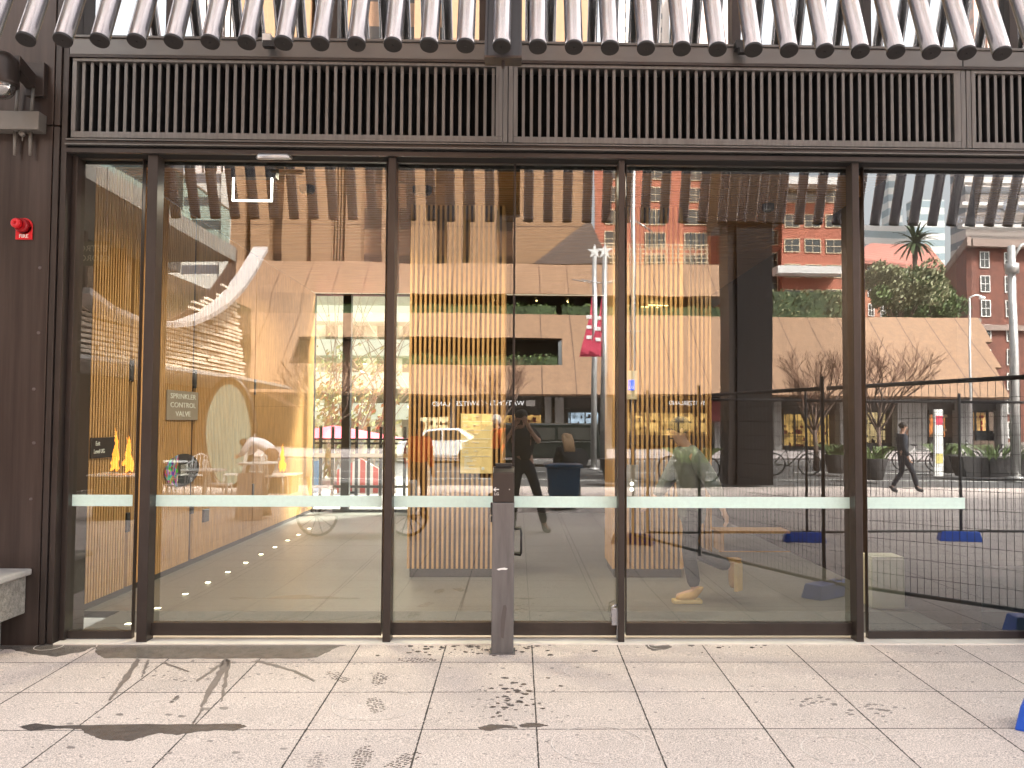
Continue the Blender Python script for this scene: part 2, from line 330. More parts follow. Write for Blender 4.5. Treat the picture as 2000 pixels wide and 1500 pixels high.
# upper windows
zu = 8.9
b = MB()
for px in (316, 640, 938, 1275, 1440, 1700, 1990): b.box(X_(px, 6.3)-.03, X_(px, 6.3)+.03, 6.27, 6.40, z_s+.002, zu)
b.box(x0, XR, 6.27, 6.40, zu, zu+.1)
uf = b.build('upper_window', bronze2, EB, .002)
b = MB(); b.box(x0, XR, 6.34, 6.352, z_s+.002, zu); b.build('glass_pane', GLU, uf)
b = MB(); b.box(x0, XR, 6.44, 9, z_s-.25, z_s-.15); b.box(x0, XR, 6.36, 9, zu+.1, zu+.3); b.box(x0, XR, 9, 9.1, z_s-.15, zu+.1); b.box(xL-.2, xL, 6.6, 9, z_s-.15, zu+.1); b.box(XR, XR+.1, 6.44, 9, z_s-.15, zu+.1)
b.build('upper_room', mat('dim_room', (.05, .045, .04), .8), EB)
b = MB()                                     # pale vertical blinds inside the upper windows
for x in [x0+.2+.09*i for i in range(95)]:
    if (int(x*1.7) % 3) == 0: b.box(x, x+.045, 6.7, 6.71, z_s, zu)
b.build('blind_strips', mat('blind_fabric', (.42, .30, .16), .8), uf)
b = MB(); b.box(-26, 26, 6.6, 10, 9.35, 23); b.build('shade_storeys', stripes('storey_bands', (.2, .17, .16), (.05, .05, .055), 2, 3.6, .5, .4, .3), EB)  # unseen upper storeys, added to keep the sun off the pavement
b = MB(); b.box(-26, 26, 3.3, 6.58, 9.4, 9.8); b.build('sky_block_slab', mat('sky_block_dull', (.12, .1, .09), .6), EB)  # unseen overhang, added to cut the sky light reaching the pavement
# hanging steel tubes, leaning back to the wall
D_ = Vector((0, 1, 2.38)).normalized(); EY = 4.375
zE = Z_(92, EY)
xa0, xb0 = at(50, 72, EY).x, at(1958, 112, EY).x
for k in range(-4, 45):
    x = xa0+(xb0-xa0)*k/27
    p = Vector((x, EY, zE)); b = MB(); b.smooth = True
    b.tube([p+D_*.004, p+D_*4.45], .0465, 20)
    t = b.build('screen_tube', steel, EB)
    n = D_; b = MB(); b.tube([p+D_*.012, p+D_*.004, p-D_*.002], [.0474, .0474, .0455], 20); b.tube([p-D_*.0055, p-D_*.002], .006, 8); b.build('tube_cap', tubecap, t)
b = MB(); b.box(-6.2, 6.5, 6.12, 6.26, 7.42, 7.75); b.build('tube_rail', bronze2, EB)
xa, xb = at(946, 100, 4.52).x, at(1019, 100, 4.52).x; b = MB(); z0 = Z_(112, 4.52)
for sx in (xa, xb-.012): b.slab([(sx, 4.52, z0), (sx, 4.60, z0), (sx, 6.12, z0+1.6*2.38-.2), (sx, 6.0, z0+1.6*2.38-.2)], (.012, 0, 0))
b.slab([(xa, 4.55, z0), (xa, 4.57, z0), (xa, 6.09, z0+1.55*2.38), (xa, 6.07, z0+1.55*2.38)], (xb-xa, 0, 0)); b.box(xa, xb, 4.51, 4.62, z0-.006, z0+.006)
b.box((xa+xb)/2-.008, (xa+xb)/2+.008, 4.545, 4.56, z0-.045, z0)
b.build('support_channel', bronze2, EB)

# ------------------------------------------------------------------ things fixed to the wall
p = at(47, 450, 6.13)
fa = thing('fire_alarm', 'red fire alarm sounder on a red plate fixed to the bronze wall', 'fire alarm', (p.x, 6.135, p.z-.07))
red = mat('alarm_red', (.62, .012, .02), .35, var=.05); redd = mat('alarm_red_dark', (.3, .006, .012), .3, var=0)
b = MB(); b.box(p.x-.058, p.x+.058, 6.128, 6.137, p.z-.065, p.z+.03); b.lathe((p.x, 6.133, p.z+.03), [(.058, -.004), (.058, .005)], 28, 'y'); b.build('back_plate', red, fa, .002)
b = MB(); b.lathe((p.x-.004, 6.128, p.z+.03), [(.05, 0), (.05, .03), (.043, .045)], 28, 'y'); b.build('sounder_body', redd, fa)
b = MB(); b.lathe((p.x-.014, 6.083, p.z+.035), [(.03, 0), (.034, .02), (.034, .035), (.028, .045), (.012, .047), (.012, .03)], 28, 'y'); b.build('sounder_horn', red, fa)
text('sign_text', 'FIRE', (p.x, 6.127, p.z-.042), .036, sign_w, fa)
# dome camera on its bracket
p = at(5, 150, 5.85)
cc = thing('security_camera', 'dark dome security camera on a bracket high on the bronze wall', 'camera', (p.x, 6.14, p.z))
b = MB(); b.lathe((p.x, p.y, p.z-.06), [(.1, 0), (.103, .02), (.098, .06), (.098, .15), (.09, .18), (.05, .22)], 28); b.build('housing', blk if False else bronze2, cc)
b = MB(); b.ball((p.x, p.y, p.z-.062), .085, .085, .09, 16); dm = glass('dome_glass', .35, (.35, .33, .33)); b.build('dome', dm, cc)
b = MB(); b.ball((p.x-.01, p.y, p.z-.07), .045, .045, .045, 12); b.build('lens_unit', alu, cc)
b = MB(); q_ = at(62, 155, 6.10); a_ = Vector((p.x+.05, p.y+.05, p.z+.12)); c_ = Vector((q_.x-.0, 6.09, q_.z-.02)); d_ = (c_-a_)/2; s_ = d_.cross(Vector((0, 0, 1))).normalized()*.035; b.obox((a_+c_)/2, d_, s_, Vector((0, 0, .05))); b.build('bracket_arm', bronze2, cc, .004)
q = at(62, 155, 6.10); b = MB(); b.box(q.x-.04, q.x+.09, 6.09, 6.139, q.z-.12, q.z+.12); b.build('wall_plate', bronze2, cc, .004)
p = at(45, 241, 6.1)
jb = thing('junction_box', 'long grey metal box with conduits below the dome camera', 'junction box', (p.x, 6.14, p.z))
gm = mat('grey_box', (.16, .15, .135), .5, .3); b = MB(); b.box(p.x-.3, p.x+.145, 6.03, 6.135, p.z-.065, p.z+.065); b.build('box', gm, jb, .004)
for px in (32, 62):
    q = at(px, 241, 6.1); b = MB(); b.tube([(q.x, 6.09, p.z-.066), (q.x, 6.09, p.z-.23)], [.014, .009], 10); b.build('conduit', gm, jb); b = MB(); b.tube([(q.x, 6.09, p.z+.066), (q.x+.01, 6.09, p.z+.25)], .011, 10); b.build('conduit', gm, jb)
b = MB(); b.lathe((p.x+.01, 6.08, p.z-.1), [(.01, 0), (.02, .01), (.02, .034)], 12); b.tube([(p.x+.01, 6.08, p.z-.1), (p.x+.012, 6.08, p.z-.13)], .004); b.build('cable_gland', gm, jb)
for px, py, lb in ((528, 78, 'small square spotlight under the fascia above the left door'), (1449, 90, 'small square spotlight under the fascia above the right door')):
    p = at(px, py, 6.12); s = thing('spotlight', lb, 'spotlight', (p.x, 6.16, p.z), 'spotlights on the fascia')
    b = MB(); b.box(p.x-.05, p.x+.01, 6.09, 6.159, p.z-.03, p.z+.035); b.build('housing', alu if px < 600 else blk, s, .003)
    b = MB(); b.box(p.x-.035, p.x+.045, 6.05, 6.10, p.z-.075, p.z-.031); b.lathe((p.x+.0, 6.05, p.z-.053), [(.015, 0), (.015, .002)], 14, 'y'); b.build('lamp_head', blk, s, .003)
# bench
p = at(63, 1110, 6.13)
cb = thing('concrete_bench', 'heavy concrete bench block with overhanging pale top against the left wall', 'bench', (p.x-.5, 5.8, gz(5.8)))
zt = p.z; b = MB(); b.box(-6, p.x, 5.6, 6.135, zt-.045, zt); b.build('bench_top', mat('polished_concrete', (.42, .4, .38), .35, var=.15, vs=12), cb, .012)
zb_ = at(40, 1200, 6.1).z
b = MB(); b.box(-6, p.x-.04, 5.635, 6.135, zb_, zt-.047); b.build('bench_block', concrete, cb, .01)
b = MB(); b.box(-6, p.x-.2, 5.75, 6.13, gz(5.8)-.02, zb_-.001); b.build('bench_plinth', concrete, cb)
# post in front of the doors
pa, pb = at(960, 1250, 6.0), at(1003, 1250, 6.0); cxp = (pa.x+pb.x)/2; hw = .075
pm = mat('post_metal', (.155, .15, .152), .42, .55, var=.2, vs=6, stretch=(4, 4, .5))
po = thing('door_control_post', 'grey metal control post with a dark angled head in front of the doors', 'post', (cxp, 6.0, gz(6.0)))
zp = at(980, 979, 6.0).z; ztop = at(980, 922, 6.0).z
b = MB(); b.box(cxp-hw, cxp+hw, 5.93, 6.07, gz(6.0)-.03, zp-.003); b.build('shaft', pm, po, .006)
b = MB(); b.box(cxp-hw-.012, cxp+hw+.012, 5.915, 6.085, gz(5.95)-.02, gz(5.95)+.006); b.build('base_plate', pm, po, .003)
b = MB(); b.slab([(cxp-hw+.002, 5.925, zp), (cxp-hw+.002, 5.925, ztop), (cxp-hw+.002, 6.0, ztop+.035), (cxp-hw+.002, 6.075, ztop+.035), (cxp-hw+.002, 6.075, zp)], (2*hw-.004, 0, 0)); hd = b.build('post_head', bronze2, po, .005)
b = MB(); b.box(cxp-hw+.018, cxp+hw-.02, 6.0, 6.06, ztop+.035, ztop+.06); b.build('reader_top', blk, hd, .003)
tp = at(969, 956, 5.92); text('arrow_mark', '\u2190', (tp.x, 5.9235, tp.z), .05, sign_w, hd, sx=.9) if False else None
b = MB(); b.box(tp.x-.018, tp.x+.02, 5.9225, 5.9245, tp.z-.003, tp.z+.003); b.slab([(tp.x-.02, 5.9245, tp.z-.002), (tp.x-.004, 5.9245, tp.z+.015), (tp.x, 5.9245, tp.z+.011), (tp.x-.012, 5.9245, tp.z), (tp.x, 5.9245, tp.z-.011), (tp.x-.004, 5.9245, tp.z-.015)], (0, -.002, 0)); b.build('arrow_mark', sign_w, hd)
tp = at(970, 965, 5.92); text('sign_text', 'LG', (tp.x, 5.9235, tp.z), .026, sign_w, hd)
b = MB(); tp = at(995, 956, 5.92); b.lathe((tp.x, 5.924, tp.z), [(.003, 0), (.003, .002)], 10, 'y'); b.build('indicator', sign_w, hd)
b = MB(); tp = at(980, 1112, 5.925); pts = [(-.035, 0), (-.012, .008), (.02, .011), (.042, .004), (.03, -.004), (0, -.003), (-.02, -.008)]
b.slab([(tp.x+u, 5.9285, tp.z+v) for u, v in pts], (0, -.0015, 0)); b.build('tape_scrap', sign_w, po)
b = MB(); tp = at(985, 1215, 5.925); pts = [(-.03, -.1), (-.005, -.11), (.005, -.02), (.02, .09), (.01, .115), (-.01, .11), (-.03, .02)]
b.slab([(tp.x+u*.8, 5.9285, tp.z+v) for u, v in pts], (0, -.001, 0)); b.build('dried_stain', mat('post_stain', (.10, .085, .082), .6), po)
for a_, c_ in ((.9, 1.02),): b = MB(); b.box(cxp-hw-.013, cxp-hw-.001, 5.97, 6.03, zp-.09, zp-.01); b.box(cxp-hw-.012, cxp-hw-.001, 5.97, 6.03, zp-.14, zp-.1); b.build('side_latch', blk, po, .002)

# ================================================================== WET MARKS on the pavement
def wetmat(name, col, rough):
    m = mat(name, col, rough, var=.2, vs=14, bump=.15, bs=220, spec=.7); return m
wet = wetmat('wet_stone', (.165, .145, .13), .22); wetd = wetmat('wet_stone_dark', (.10, .085, .08), .25); damp = wetmat('damp_stone', (.25, .215, .2), .5)
streak = wetmat('wet_streak', (.215, .185, .17), .35)
def crinkle(pts, amp=3., sub=6):
    out = []
    for i, a in enumerate(pts):
        c = pts[(i+1) % len(pts)]
        for k in range(sub):
            t = k/sub; out.append((a[0]+(c[0]-a[0])*t+random.uniform(-amp, amp)*(k > 0), a[1]+(c[1]-a[1])*t+random.uniform(-amp, amp)*.35*(k > 0)))
    return out
def onz(px, py, dz):
    p = onground(px, py); return (p.x, p.y, p.z+dz)
def blot(name, pts, m, label, amp=3., sub=6, dz=.0015):
    q = [onz(x, min(max(y, 1243.6), 1700), dz) for x, y in crinkle(pts, amp, sub)]
    me = MB(); me.slab(q, (0, 0, -.001)); o = me.build(name, m); 
    return tag(o, label, 'wet patch', 'wet patches on the pavement')
blot('wet_patch', [(200, 1243), (712, 1243), (700, 1252), (655, 1266), (620, 1284), (600, 1286), (400, 1286.5), (205, 1286), (186, 1275), (190, 1262)], wet, 'wide wet patch along the foot of the left doors', 2.2, 10)
blot('wet_patch', [(-40, 1243), (198, 1243), (188, 1262), (165, 1272), (110, 1283), (60, 1277), (20, 1268), (-60, 1270)], wet, 'wet patch at the foot of the bronze wall', 3)
blot('wet_patch', [(36, 1420), (70, 1413), (110, 1418), (250, 1415), (470, 1414), (482, 1420), (455, 1428), (430, 1426), (380, 1430), (345, 1436), (310, 1432), (250, 1448), (200, 1445), (165, 1432), (158, 1424), (110, 1423), (60, 1428)], wetd, 'long dark puddle near the lower left of the pavement', 2.)
blot('wet_patch', [(933, 1421), (958, 1415), (985, 1416), (1010, 1420), (1012, 1423), (985, 1422), (958, 1428), (940, 1426)], wetd, 'small dark puddle left of the middle joint', 1.5)
blot('wet_patch', [(1015, 1416), (1030, 1412), (1050, 1413), (1071, 1417), (1055, 1420), (1030, 1421), (1016, 1420)], wetd, 'small dark puddle across the middle joint', 1.5)
blot('wet_patch', [(1003, 1244), (1095, 1244), (1112, 1252), (1085, 1260), (1060, 1258), (1030, 1255), (1004, 1250)], wet, 'wet patch to the right of the control post', 2)
blot('wet_patch', [(1260, 1259), (1280, 1262), (1306, 1260), (1314, 1264), (1300, 1269), (1275, 1271), (1264, 1266)], wet, 'wet crescent on the small ring mark', 1)
blot('wet_patch', [(1520, 1244), (1556, 1244), (1558, 1248), (1545, 1252), (1530, 1250)], wet, 'little wet patch by the right threshold', 1)
for k, (a, c, w) in enumerate((((272, 1287), (214, 1367), 11), ((290, 1290), (277, 1322), 6), ((318, 1294), (368, 1312), 4), ((446, 1288), (392, 1380), 14), ((444, 1290), (384, 1330), 6), ((448, 1290), (432, 1370), 8), ((500, 1290), (575, 1311), 6), ((575, 1311), (615, 1330), 5), ((396, 1385), (376, 1414), 4), ((350, 1360), (332, 1372), 6))):
    a = Vector((*a, 0)); c = Vector((*c, 0)); n = Vector((c.y-a.y, a.x-c.x, 0)).normalized()*w*.5
    blot('wet_streak', [tuple((a+n*.7)[:2]), tuple(((a+c)/2+n)[:2]), tuple((c+n*.5)[:2]), tuple((c-n*.4)[:2]), tuple(((a+c)/2-n*.8)[:2]), tuple((a-n)[:2])], streak,
         ['long wet streak reaching lower left below the leftmost door', 'short wet streak beside the long left streak', 'thin wet streak curving right from the left pair', 'broad wet streak running down below the left doors', 'thin wet branch left of the broad streak', 'wet branch right of the broad streak', 'wet streak running right towards the second joint', 'faint end of the wet streak running right', 'drip mark just above the long dark puddle', 'short smear inside the faint ring left of the streaks'][k], 2.6, 8)
b = MB(); bd = MB()
def drop(px, py, r, bb):
    n = 9; q = []
    for i in range(n):
        a = 2*math.pi*i/n; rr = r*random.uniform(.65, 1.25); q.append(onz(px+rr*math.cos(a)*1.5, max(1243.8, py+rr*.42*math.sin(a)), .0012))
    bb.slab(q, (0, 0, -.0008))
for _ in range(150): drop(random.gauss(940, 75), 1247+abs(random.gauss(0, 16)), random.uniform(1, 4.5), bd)
for _ in range(60): drop(random.uniform(1320, 1520), 1248+abs(random.gauss(0, 9)), random.uniform(1, 4), bd)
for _ in range(50): drop(random.gauss(1010, 26), random.gauss(1362, 18), random.uniform(2, 5), bd)
for _ in range(45): drop(random.gauss(1000, 60), random.uniform(1300, 1450), random.uniform(1, 3), b)
for _ in range(60): drop(random.uniform(190, 650), random.uniform(1288, 1330), random.uniform(.8, 3), b)
for _ in range(260): drop(random.uniform(0, 2000), random.uniform(1246, 1500), random.uniform(.7, 2.4), b)
for _ in range(16): drop(random.gauss(1580, 26), random.gauss(1371, 6), random.uniform(2, 5), b)
for _ in range(16): drop(random.gauss(1715, 30), random.gauss(1385, 6), random.uniform(2, 5), b)
for _ in range(20): drop(random.uniform(0, 560), random.uniform(1380, 1490), random.uniform(2, 7), b)
tag(bd.build('water_drops', wetd), 'dark water drops scattered below the doors and post', 'water drops', kind='stuff')
tag(b.build('water_spots', damp), 'faint damp spots scattered over the pavement slabs', 'water spots', kind='stuff')
for (px, py, ang, lb) in ((733, 1378, .3, 'wet shoe print inside the big ring left of the post'), (742, 1326, .1, 'faint shoe print above the big ring'), (708, 1478, .05, 'shoe print at the bottom left of the post'), (785, 1488, -.5, 'sideways shoe print at the bottom edge'), (1425-805, 1490, .1, 'faint shoe print at the bottom, left of the others'), (815, 1289, 1.5, 'smeared shoe print just below the wet patch'), (660, 1322, .6, 'shoe print across the second joint')):
    b = MB(); c = onground(px, py)
    for i in range(-6, 7):
        for j in range(-2, 3):
            if abs(j) == 2 and abs(i) > 4: continue
            if random.random() < .22: continue
            u = j*.018+random.uniform(-.004, .004); v = i*.02+random.uniform(-.004, .004)
            x = c.x+u*math.cos(ang)-v*math.sin(ang); y = c.y+u*math.sin(ang)+v*math.cos(ang)
            b.obox((x, y, gz(y)+.0008), (.0065, .001, 0), (-.001, .004, -.0001), (0, 0, .0005))
    tag(b.build('shoe_print', damp if px < 640 else wetd), lb, 'shoe print', 'shoe prints on the pavement')
ringm = mat('ring_mark', (.72, .65, .60), .8, var=.1, vs=40)
for px, py, r, lb in ((1168, 1453, .232, 'large pale ring mark at the bottom centre'), (733, 1377, .235, 'large pale ring mark left of the post'), (1133, 1311, .1, 'small pale ring mark right of the post'), (1505, 1315, .22, 'pale ring mark below the right door'), (35, 1314, .19, 'pale ring mark at the left edge'), (1290, 1262, .085, 'small ring mark holding a wet crescent'), (312, 1380, .1, 'small ring mark between the wet streaks'), (1965, 1375, .12, 'ring mark at the right edge'), (1785, 1262, .1, 'faint ring mark near the right threshold'), (95, 1263, .09, 'faint ring under the wet patch by the wall'), (1635, 1465, .17, 'faint ring mark at the bottom right')):
    c = onground(px, py); b = MB(); n = 40; vs = []
    for i in range(n):
        a = 2*math.pi*i/n; j = random.uniform(-.0015, .0015)
        for rr in (r-.0028, r+.0025): x = c.x+(rr+j)*math.cos(a); y = c.y+(rr+j)*math.sin(a); vs.append((x, y, gz(y)+.0022 if y < 6.25 else .0))
    b.add(vs, [(2*i, 2*i+1, (2*i+3) % (2*n), (2*i+2) % (2*n)) for i in range(n)])
    tag(b.build('ring_mark', ringm, fix=False), lb, 'ring mark', 'ring marks on the slabs')
# ================================================================== LOBBY
floor_in = tiles('lobby_tiles', (.15, .143, .135), (.05, .045, .04), 1.19, 1.19, -.46, 7.4, .006, .3, .3, shear=0.)
WL = -3.49; CE = 3.75; YB = 15.0
b = MB(); b.box(WL-.3, 8.2, 7.2, YB+.2, -.05, .003); setting(b.build('floor', floor_in))
b = MB(); b.box(xL, XR, 6.475, 7.195, -.05, .004); setting(b.build('entrance_mat', stripes('mat_ribs', (.13, .125, .12), (.07, .07, .068), 1, .03, .4, .8)))
# ceiling of timber battens
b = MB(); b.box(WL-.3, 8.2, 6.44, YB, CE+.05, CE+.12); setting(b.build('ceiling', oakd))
cm = mat('ceiling_batten', (.36, .19, .085), .5, var=.25, vs=7, stretch=(.4, 3, 3))
b = MB(); y = 6.5
while y < YB-.1: b.box(WL+.0, 7.9, y, y+.045, CE, CE+.048); y += .082
tag(b.build('ceiling_battens', cm), 'timber batten ceiling of the lobby with battens running across', 'ceiling', kind='structure')
# slatted timber wall on the left
tw = thing('timber_wall', 'slatted timber lining with flush doors along the left side of the lobby', 'timber wall', (WL, 10, 0))
z0s = .06
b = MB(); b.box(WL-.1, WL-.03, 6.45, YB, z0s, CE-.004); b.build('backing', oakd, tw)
b = MB(); b.box(WL-.1, WL-.015, 6.45, YB, 0, z0s-.002); b.build('skirting', plinthm, tw)
seams = [7.9, 9.45, 11.6]
b = MB(); y = 6.86
while y < YB-.05:
    if not any(abs(y-s) < .03 for s in seams): b.box(WL-.029, WL+.0, y, y+.025, z0s, CE-.006)
    y += .0475
b.build('slats', oak, tw)
b = MB(); b.box(WL-.1, WL-.005, 6.45, 6.85, 0, CE-.004); b.build('end_panel', bronze2, tw)
for s in seams: b = MB(); b.box(WL-.02, WL+.01, s-.01, s+.06, .55, .72); b.box(WL-.02, WL+.01, s-.01, s+.06, 1.9, 2.1); b.build('hinge', blk, tw)
b = MB(); p = at(388, 1037, 9); b.box(WL-.01, WL+.02, 9.8, 9.95, .42, .56); b.build('socket_plate', blk, tw)
def wallsign(px, py, hw, hh, m, name='sign_board', root=tw):
    d = ray(px, py); t = (WL+.014-0)/d.x; c = CAMP+d*t
    b = MB(); b.box(WL+.004, WL+.014, c.y-hw, c.y+hw, c.z-hh, c.z+hh); return b, c
grs = mat('grey_sign', (.33, .27, .22), .5); 
b, c = wallsign(358, 792, .42, .15, grs); s1 = thing('wall_sign', 'grey sprinkler valve sign on the slatted timber wall', 'sign', (c.x, c.y, c.z-.15)); b.build('sign_board', grs, s1)
for i, w_ in enumerate(('SPRINKLER', 'CONTROL', 'VALVE')): text('sign_text', w_, (WL+.015, c.y, c.z+.09-.09*i), .075, sign_w, s1, u=(0, 1, 0), sx=1.9)
b, c = wallsign(204, 874, .23, .085, blk); s2 = thing('wall_sign', 'small black exit level sign on the slatted wall behind the left pane', 'sign', (c.x, c.y, c.z-.085)); b.build('sign_board', blk, s2)
text('sign_text', 'Exit', (WL+.015, c.y-.12, c.z+.035), .05, sign_w, s2, u=(0, 1, 0)); text('sign_text', 'Level UG', (WL+.015, c.y-.09, c.z-.03), .05, sign_w, s2, u=(0, 1, 0))
# timber pillars
def pillar(xa, xb, ya, yb, label, z0s=.092):
    r = thing('timber_pillar', label, 'pillar', ((xa+xb)/2, (ya+yb)/2, 0), 'slatted timber pillars in the lobby')
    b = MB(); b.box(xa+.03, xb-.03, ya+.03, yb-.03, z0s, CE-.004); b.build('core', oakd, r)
    b = MB(); b.box(xa+.025, xb-.025, ya+.025, yb-.025, 0, z0s-.002); b.build('skirting', plinthm, r)
    b = MB(); x = xa
    while x < xb-.01: b.box(x, x+.023, ya-.012, ya+.029, z0s, CE-.005); x += .0485
    y = ya+.04
    while y < yb-.02: b.box(xa, xa+.029, y, y+.026, z0s, CE-.005); b.box(xb-.029, xb, y, y+.026, z0s, CE-.005); y += .0485
    b.build('slats', oak, r); return r
YP = 8.75
pl1 = pillar(X_(798, YP), X_(985, YP), YP, YP+1.1, 'slatted timber pillar carrying the floor directory, left of the post')
pl2 = pillar(X_(1196, YP), X_(1336, YP), YP, YP+.75, 'slatted timber pillar with lift buttons behind the right mullion')
pillar(X_(1344, 9.9), X_(1388, 9.9), 9.9, 10.6, 'narrow slatted timber pillar standing just behind the lift button pillar')
pillar(X_(1556, 11.2), X_(1655, 11.2), 11.2, 12.2, 'pale slatted timber pillar nearest the right doorpost')
# directory panel
dirm = mat('directory_panel', (.88, .68, .34), .35, var=.12, vs=6, stretch=(1, 1, .2))
pa = at(900, 808, YP-.03); pb = at(961, 925, YP-.03)
dr = thing('directory_board', 'pale gold floor directory board on the left timber pillar', 'directory', ((pa.x+pb.x)/2, YP-.02, pb.z))
b = MB(); b.box(pa.x, pb.x, YP-.035, YP-.003, pb.z, pa.z); b.build('board', dirm, dr, .003)
H = pa.z-pb.z; Wd = pb.x-pa.x
b = MB()
for i in range(1, 6): z = pa.z-H*(.13+.145*(i-1)); b.box(pa.x+.012, pb.x-.008, YP-.0375, YP-.0355, z-.002, z+.002)
b.build('divider_lines', sign_w, dr)
for i, (t_, n_) in enumerate((('02', 'Offices'), ('01', 'Offices'), ('G', 'Lobby'), ('LG', 'Parking'), ('UG', 'Lifts'))):
    z = pa.z-H*(.06+.145*i); text('sign_text', t_, (pa.x+.05, YP-.037, z), .042, sign_w, dr); text('sign_text', n_, (pa.x+.15, YP-.037, z+.01), .022, sign_w, dr)
b = MB()
random.seed(3)
for i in range(11): z = pa.z-H*(.72+.02*i); b.box(pa.x+.04, pa.x+.06+random.random()*.1, YP-.037, YP-.0355, z-.003, z+.002)
b.lathe((pb.x-.09, YP-.036, pb.z+.05), [(.016, -.001), (.016, .002)], 18, 'y'); b.build('small_print', sign_w, dr)
# LG level sign and lift buttons
p = at(1233, 753, YP-.03); ls = thing('level_sign', 'translucent level sign with a blue LG square on the right pillar', 'sign', (p.x, YP-.02, p.z-.15))
b = MB(); b.box(p.x-.055, p.x+.06, YP-.03, YP-.003, p.z-.14, p.z+.15); b.build('board', mat('frost_panel', (.55, .45, .3), .3), ls, .002)
b = MB(); b.box(p.x-.028, p.x+.028, YP-.034, YP-.031, p.z-.045, p.z+.055); b.build('blue_square', mat('blue_light', (.01, .03, .5), .4, var=0, emit=(.0, .05, 1), es=.8), ls)
text('sign_text', 'LG', (p.x, YP-.036, p.z-.02), .042, sign_w, ls)
p = at(1234, 945, YP-.03); lb_ = thing('lift_button_panel', 'grey lift call panel with two lit round buttons on the right pillar', 'lift buttons', (p.x, YP-.02, p.z-.15))
b = MB(); b.box(p.x-.06, p.x+.065, YP-.03, YP-.003, p.z-.16, p.z+.19); b.build('plate', mat('button_plate', (.3, .27, .25), .4, .5), lb_, .002)
for dz in (-.0, -.055): b = MB(); b.lathe((p.x, YP-.031, p.z+dz), [(.019, 0), (.019, .004), (.012, .005)], 18, 'y'); b.build('button', mat('lit_button', (.8, .8, .75), .4, var=0, emit=(1, .95, .85), es=1.2), lb_)
# back wall with deep red timber, bright windows at the left
redw = stripes('red_timber', (.16, .022, .010), (.03, .004, .002), 0, .09, .3, .35)
xw0, xw1 = X_(608, YB), X_(812, YB); zt = Z_(578, YB)
bw = thing('lobby_back_wall', 'deep red timber wall closing the back of the lobby', 'wall', (1.5, YB, 0))
b = MB(); b.box(xw1, 8.2, YB, YB+.2, 0, CE); b.box(WL-.3, xw0, YB, YB+.2, 0, CE); b.box(xw0, xw1, YB, YB+.2, zt, CE); b.build('panel', mat('dark_lining', (.03, .024, .02), .5, var=.2), bw); b = MB(); b.box(X_(1395, YB), X_(1560, YB), YB-.04, YB-.003, .02, CE-.01); b.build('red_panel', redw, bw)
dk = mat('dark_partition', (.045, .03, .028), .6)
sp = thing('side_partition', 'dark partition closing the right side of the lobby', 'wall', (3.9, 10, 0))
b = MB(); b.box(3.3, 3.45, 6.45, YB-.01, .005, CE-.004); b.build('panel', dk, sp); b = MB(); b.box(3.46, 8.1, 9.5, 9.6, .005, CE-.004); b.build('end_panel', dk, sp); b = MB(); b.box(8.0, 8.1, 6.45, 9.49, .005, CE-.004); b.build('end_panel', dk, sp)
wl_ = thing('cream_plinth', 'small cream plinth box standing behind the right fixed pane', 'plinth', (X_(1768, 7.9), 8, 0))
b = MB(); a_, c_ = at(1741, 1118, 7.6), at(1797, 1200, 7.0); b.box(2.98, 3.26, 7.3, 7.55, .005, .42); b.build('box_body', mat('cream', (.62, .58, .42), .6), wl_, .01)
b = MB(); b.box(2.985, 3.255, 7.305, 7.545, .421, .435); b.build('box_lid', mat('cream_lid', (.7, .66, .5), .5), wl_, .003)
# rear window frames
rw = thing('rear_window', 'tall rear lobby window with a black centre post looking onto the garden terrace', 'window', ((xw0+xw1)/2, YB, 0))
b = MB(); xm_ = X_(676, YB)
b.box(xm_-.07, xm_+.07, YB-.05, YB+.1, 0, zt); b.box(xw0, xw0+.04, YB-.03, YB+.1, .05, zt); b.box(xw1-.04, xw1, YB-.03, YB+.1, .05, zt); b.box(xw0, xw1, YB-.04, YB+.1, 0, .05); b.box(xw0+.05, xw1-.05, YB+.03, YB+.07, 1.23, 1.26)
b.build('frame', blk, rw, .004)
b = MB(); b.box(xw0+.04, xm_-.07, YB+.04, YB+.05, .05, zt); b.box(xm_+.07, xw1-.04, YB+.04, YB+.05, .05, zt); b.build('glass_pane', glass('rear_glass', .08, (.95, .97, .95)), rw)
b = MB(); b.box(xw0+.04, xm_-.071, YB+.03, YB+.034, .93, 1.0); b.box(xm_+.071, xw1-.04, YB+.03, YB+.034, .93, 1.0); b.build('safety_strip', mat('tan_film', (.5, .45, .3), .6), rw)
# ceiling fittings
p = at(825, 352, 8.2)
def fit(name, label, px, py, Y, r):
    p = at(px, py, Y); t = thing(name, label, 'ceiling fitting', (p.x, p.y, CE-.1), 'fittings on the batten ceiling')
    b = MB(); b.lathe((p.x, p.y, CE-.07), [(r*.8, 0), (r, .02), (r, .068)], 24); b.build('housing', blk, t)
    b = MB(); b.lathe((p.x, p.y, CE-.078), [(r*.5, 0), (r*.6, .007)], 20); b.build('lens', mat('downlight_lens', (.05, .05, .05), .2, var=0), t); return t
fit('ceiling_spot', 'black round ceiling spot above the left timber pillar', 825, 365, 8.1, .09)
fit('ceiling_spot', 'black round ceiling spot above the left door', 600, 362, 8.1, .07)
fit('ceiling_spot', 'black round ceiling spot deep in the lobby above the red wall', 1500, 380, 8.6, .06)
hs = thing('hanging_light', 'hanging black box with a thin lit white edge below the ceiling behind the left door', 'light', (X_(492, 7.0), 7.05, 3.3))
pa, pb = at(455, 345, 7.0), at(532, 391, 7.0)
em = mat('white_led', (.9, .9, .9), .4, var=0, emit=(1, .98, .94), es=3.5)
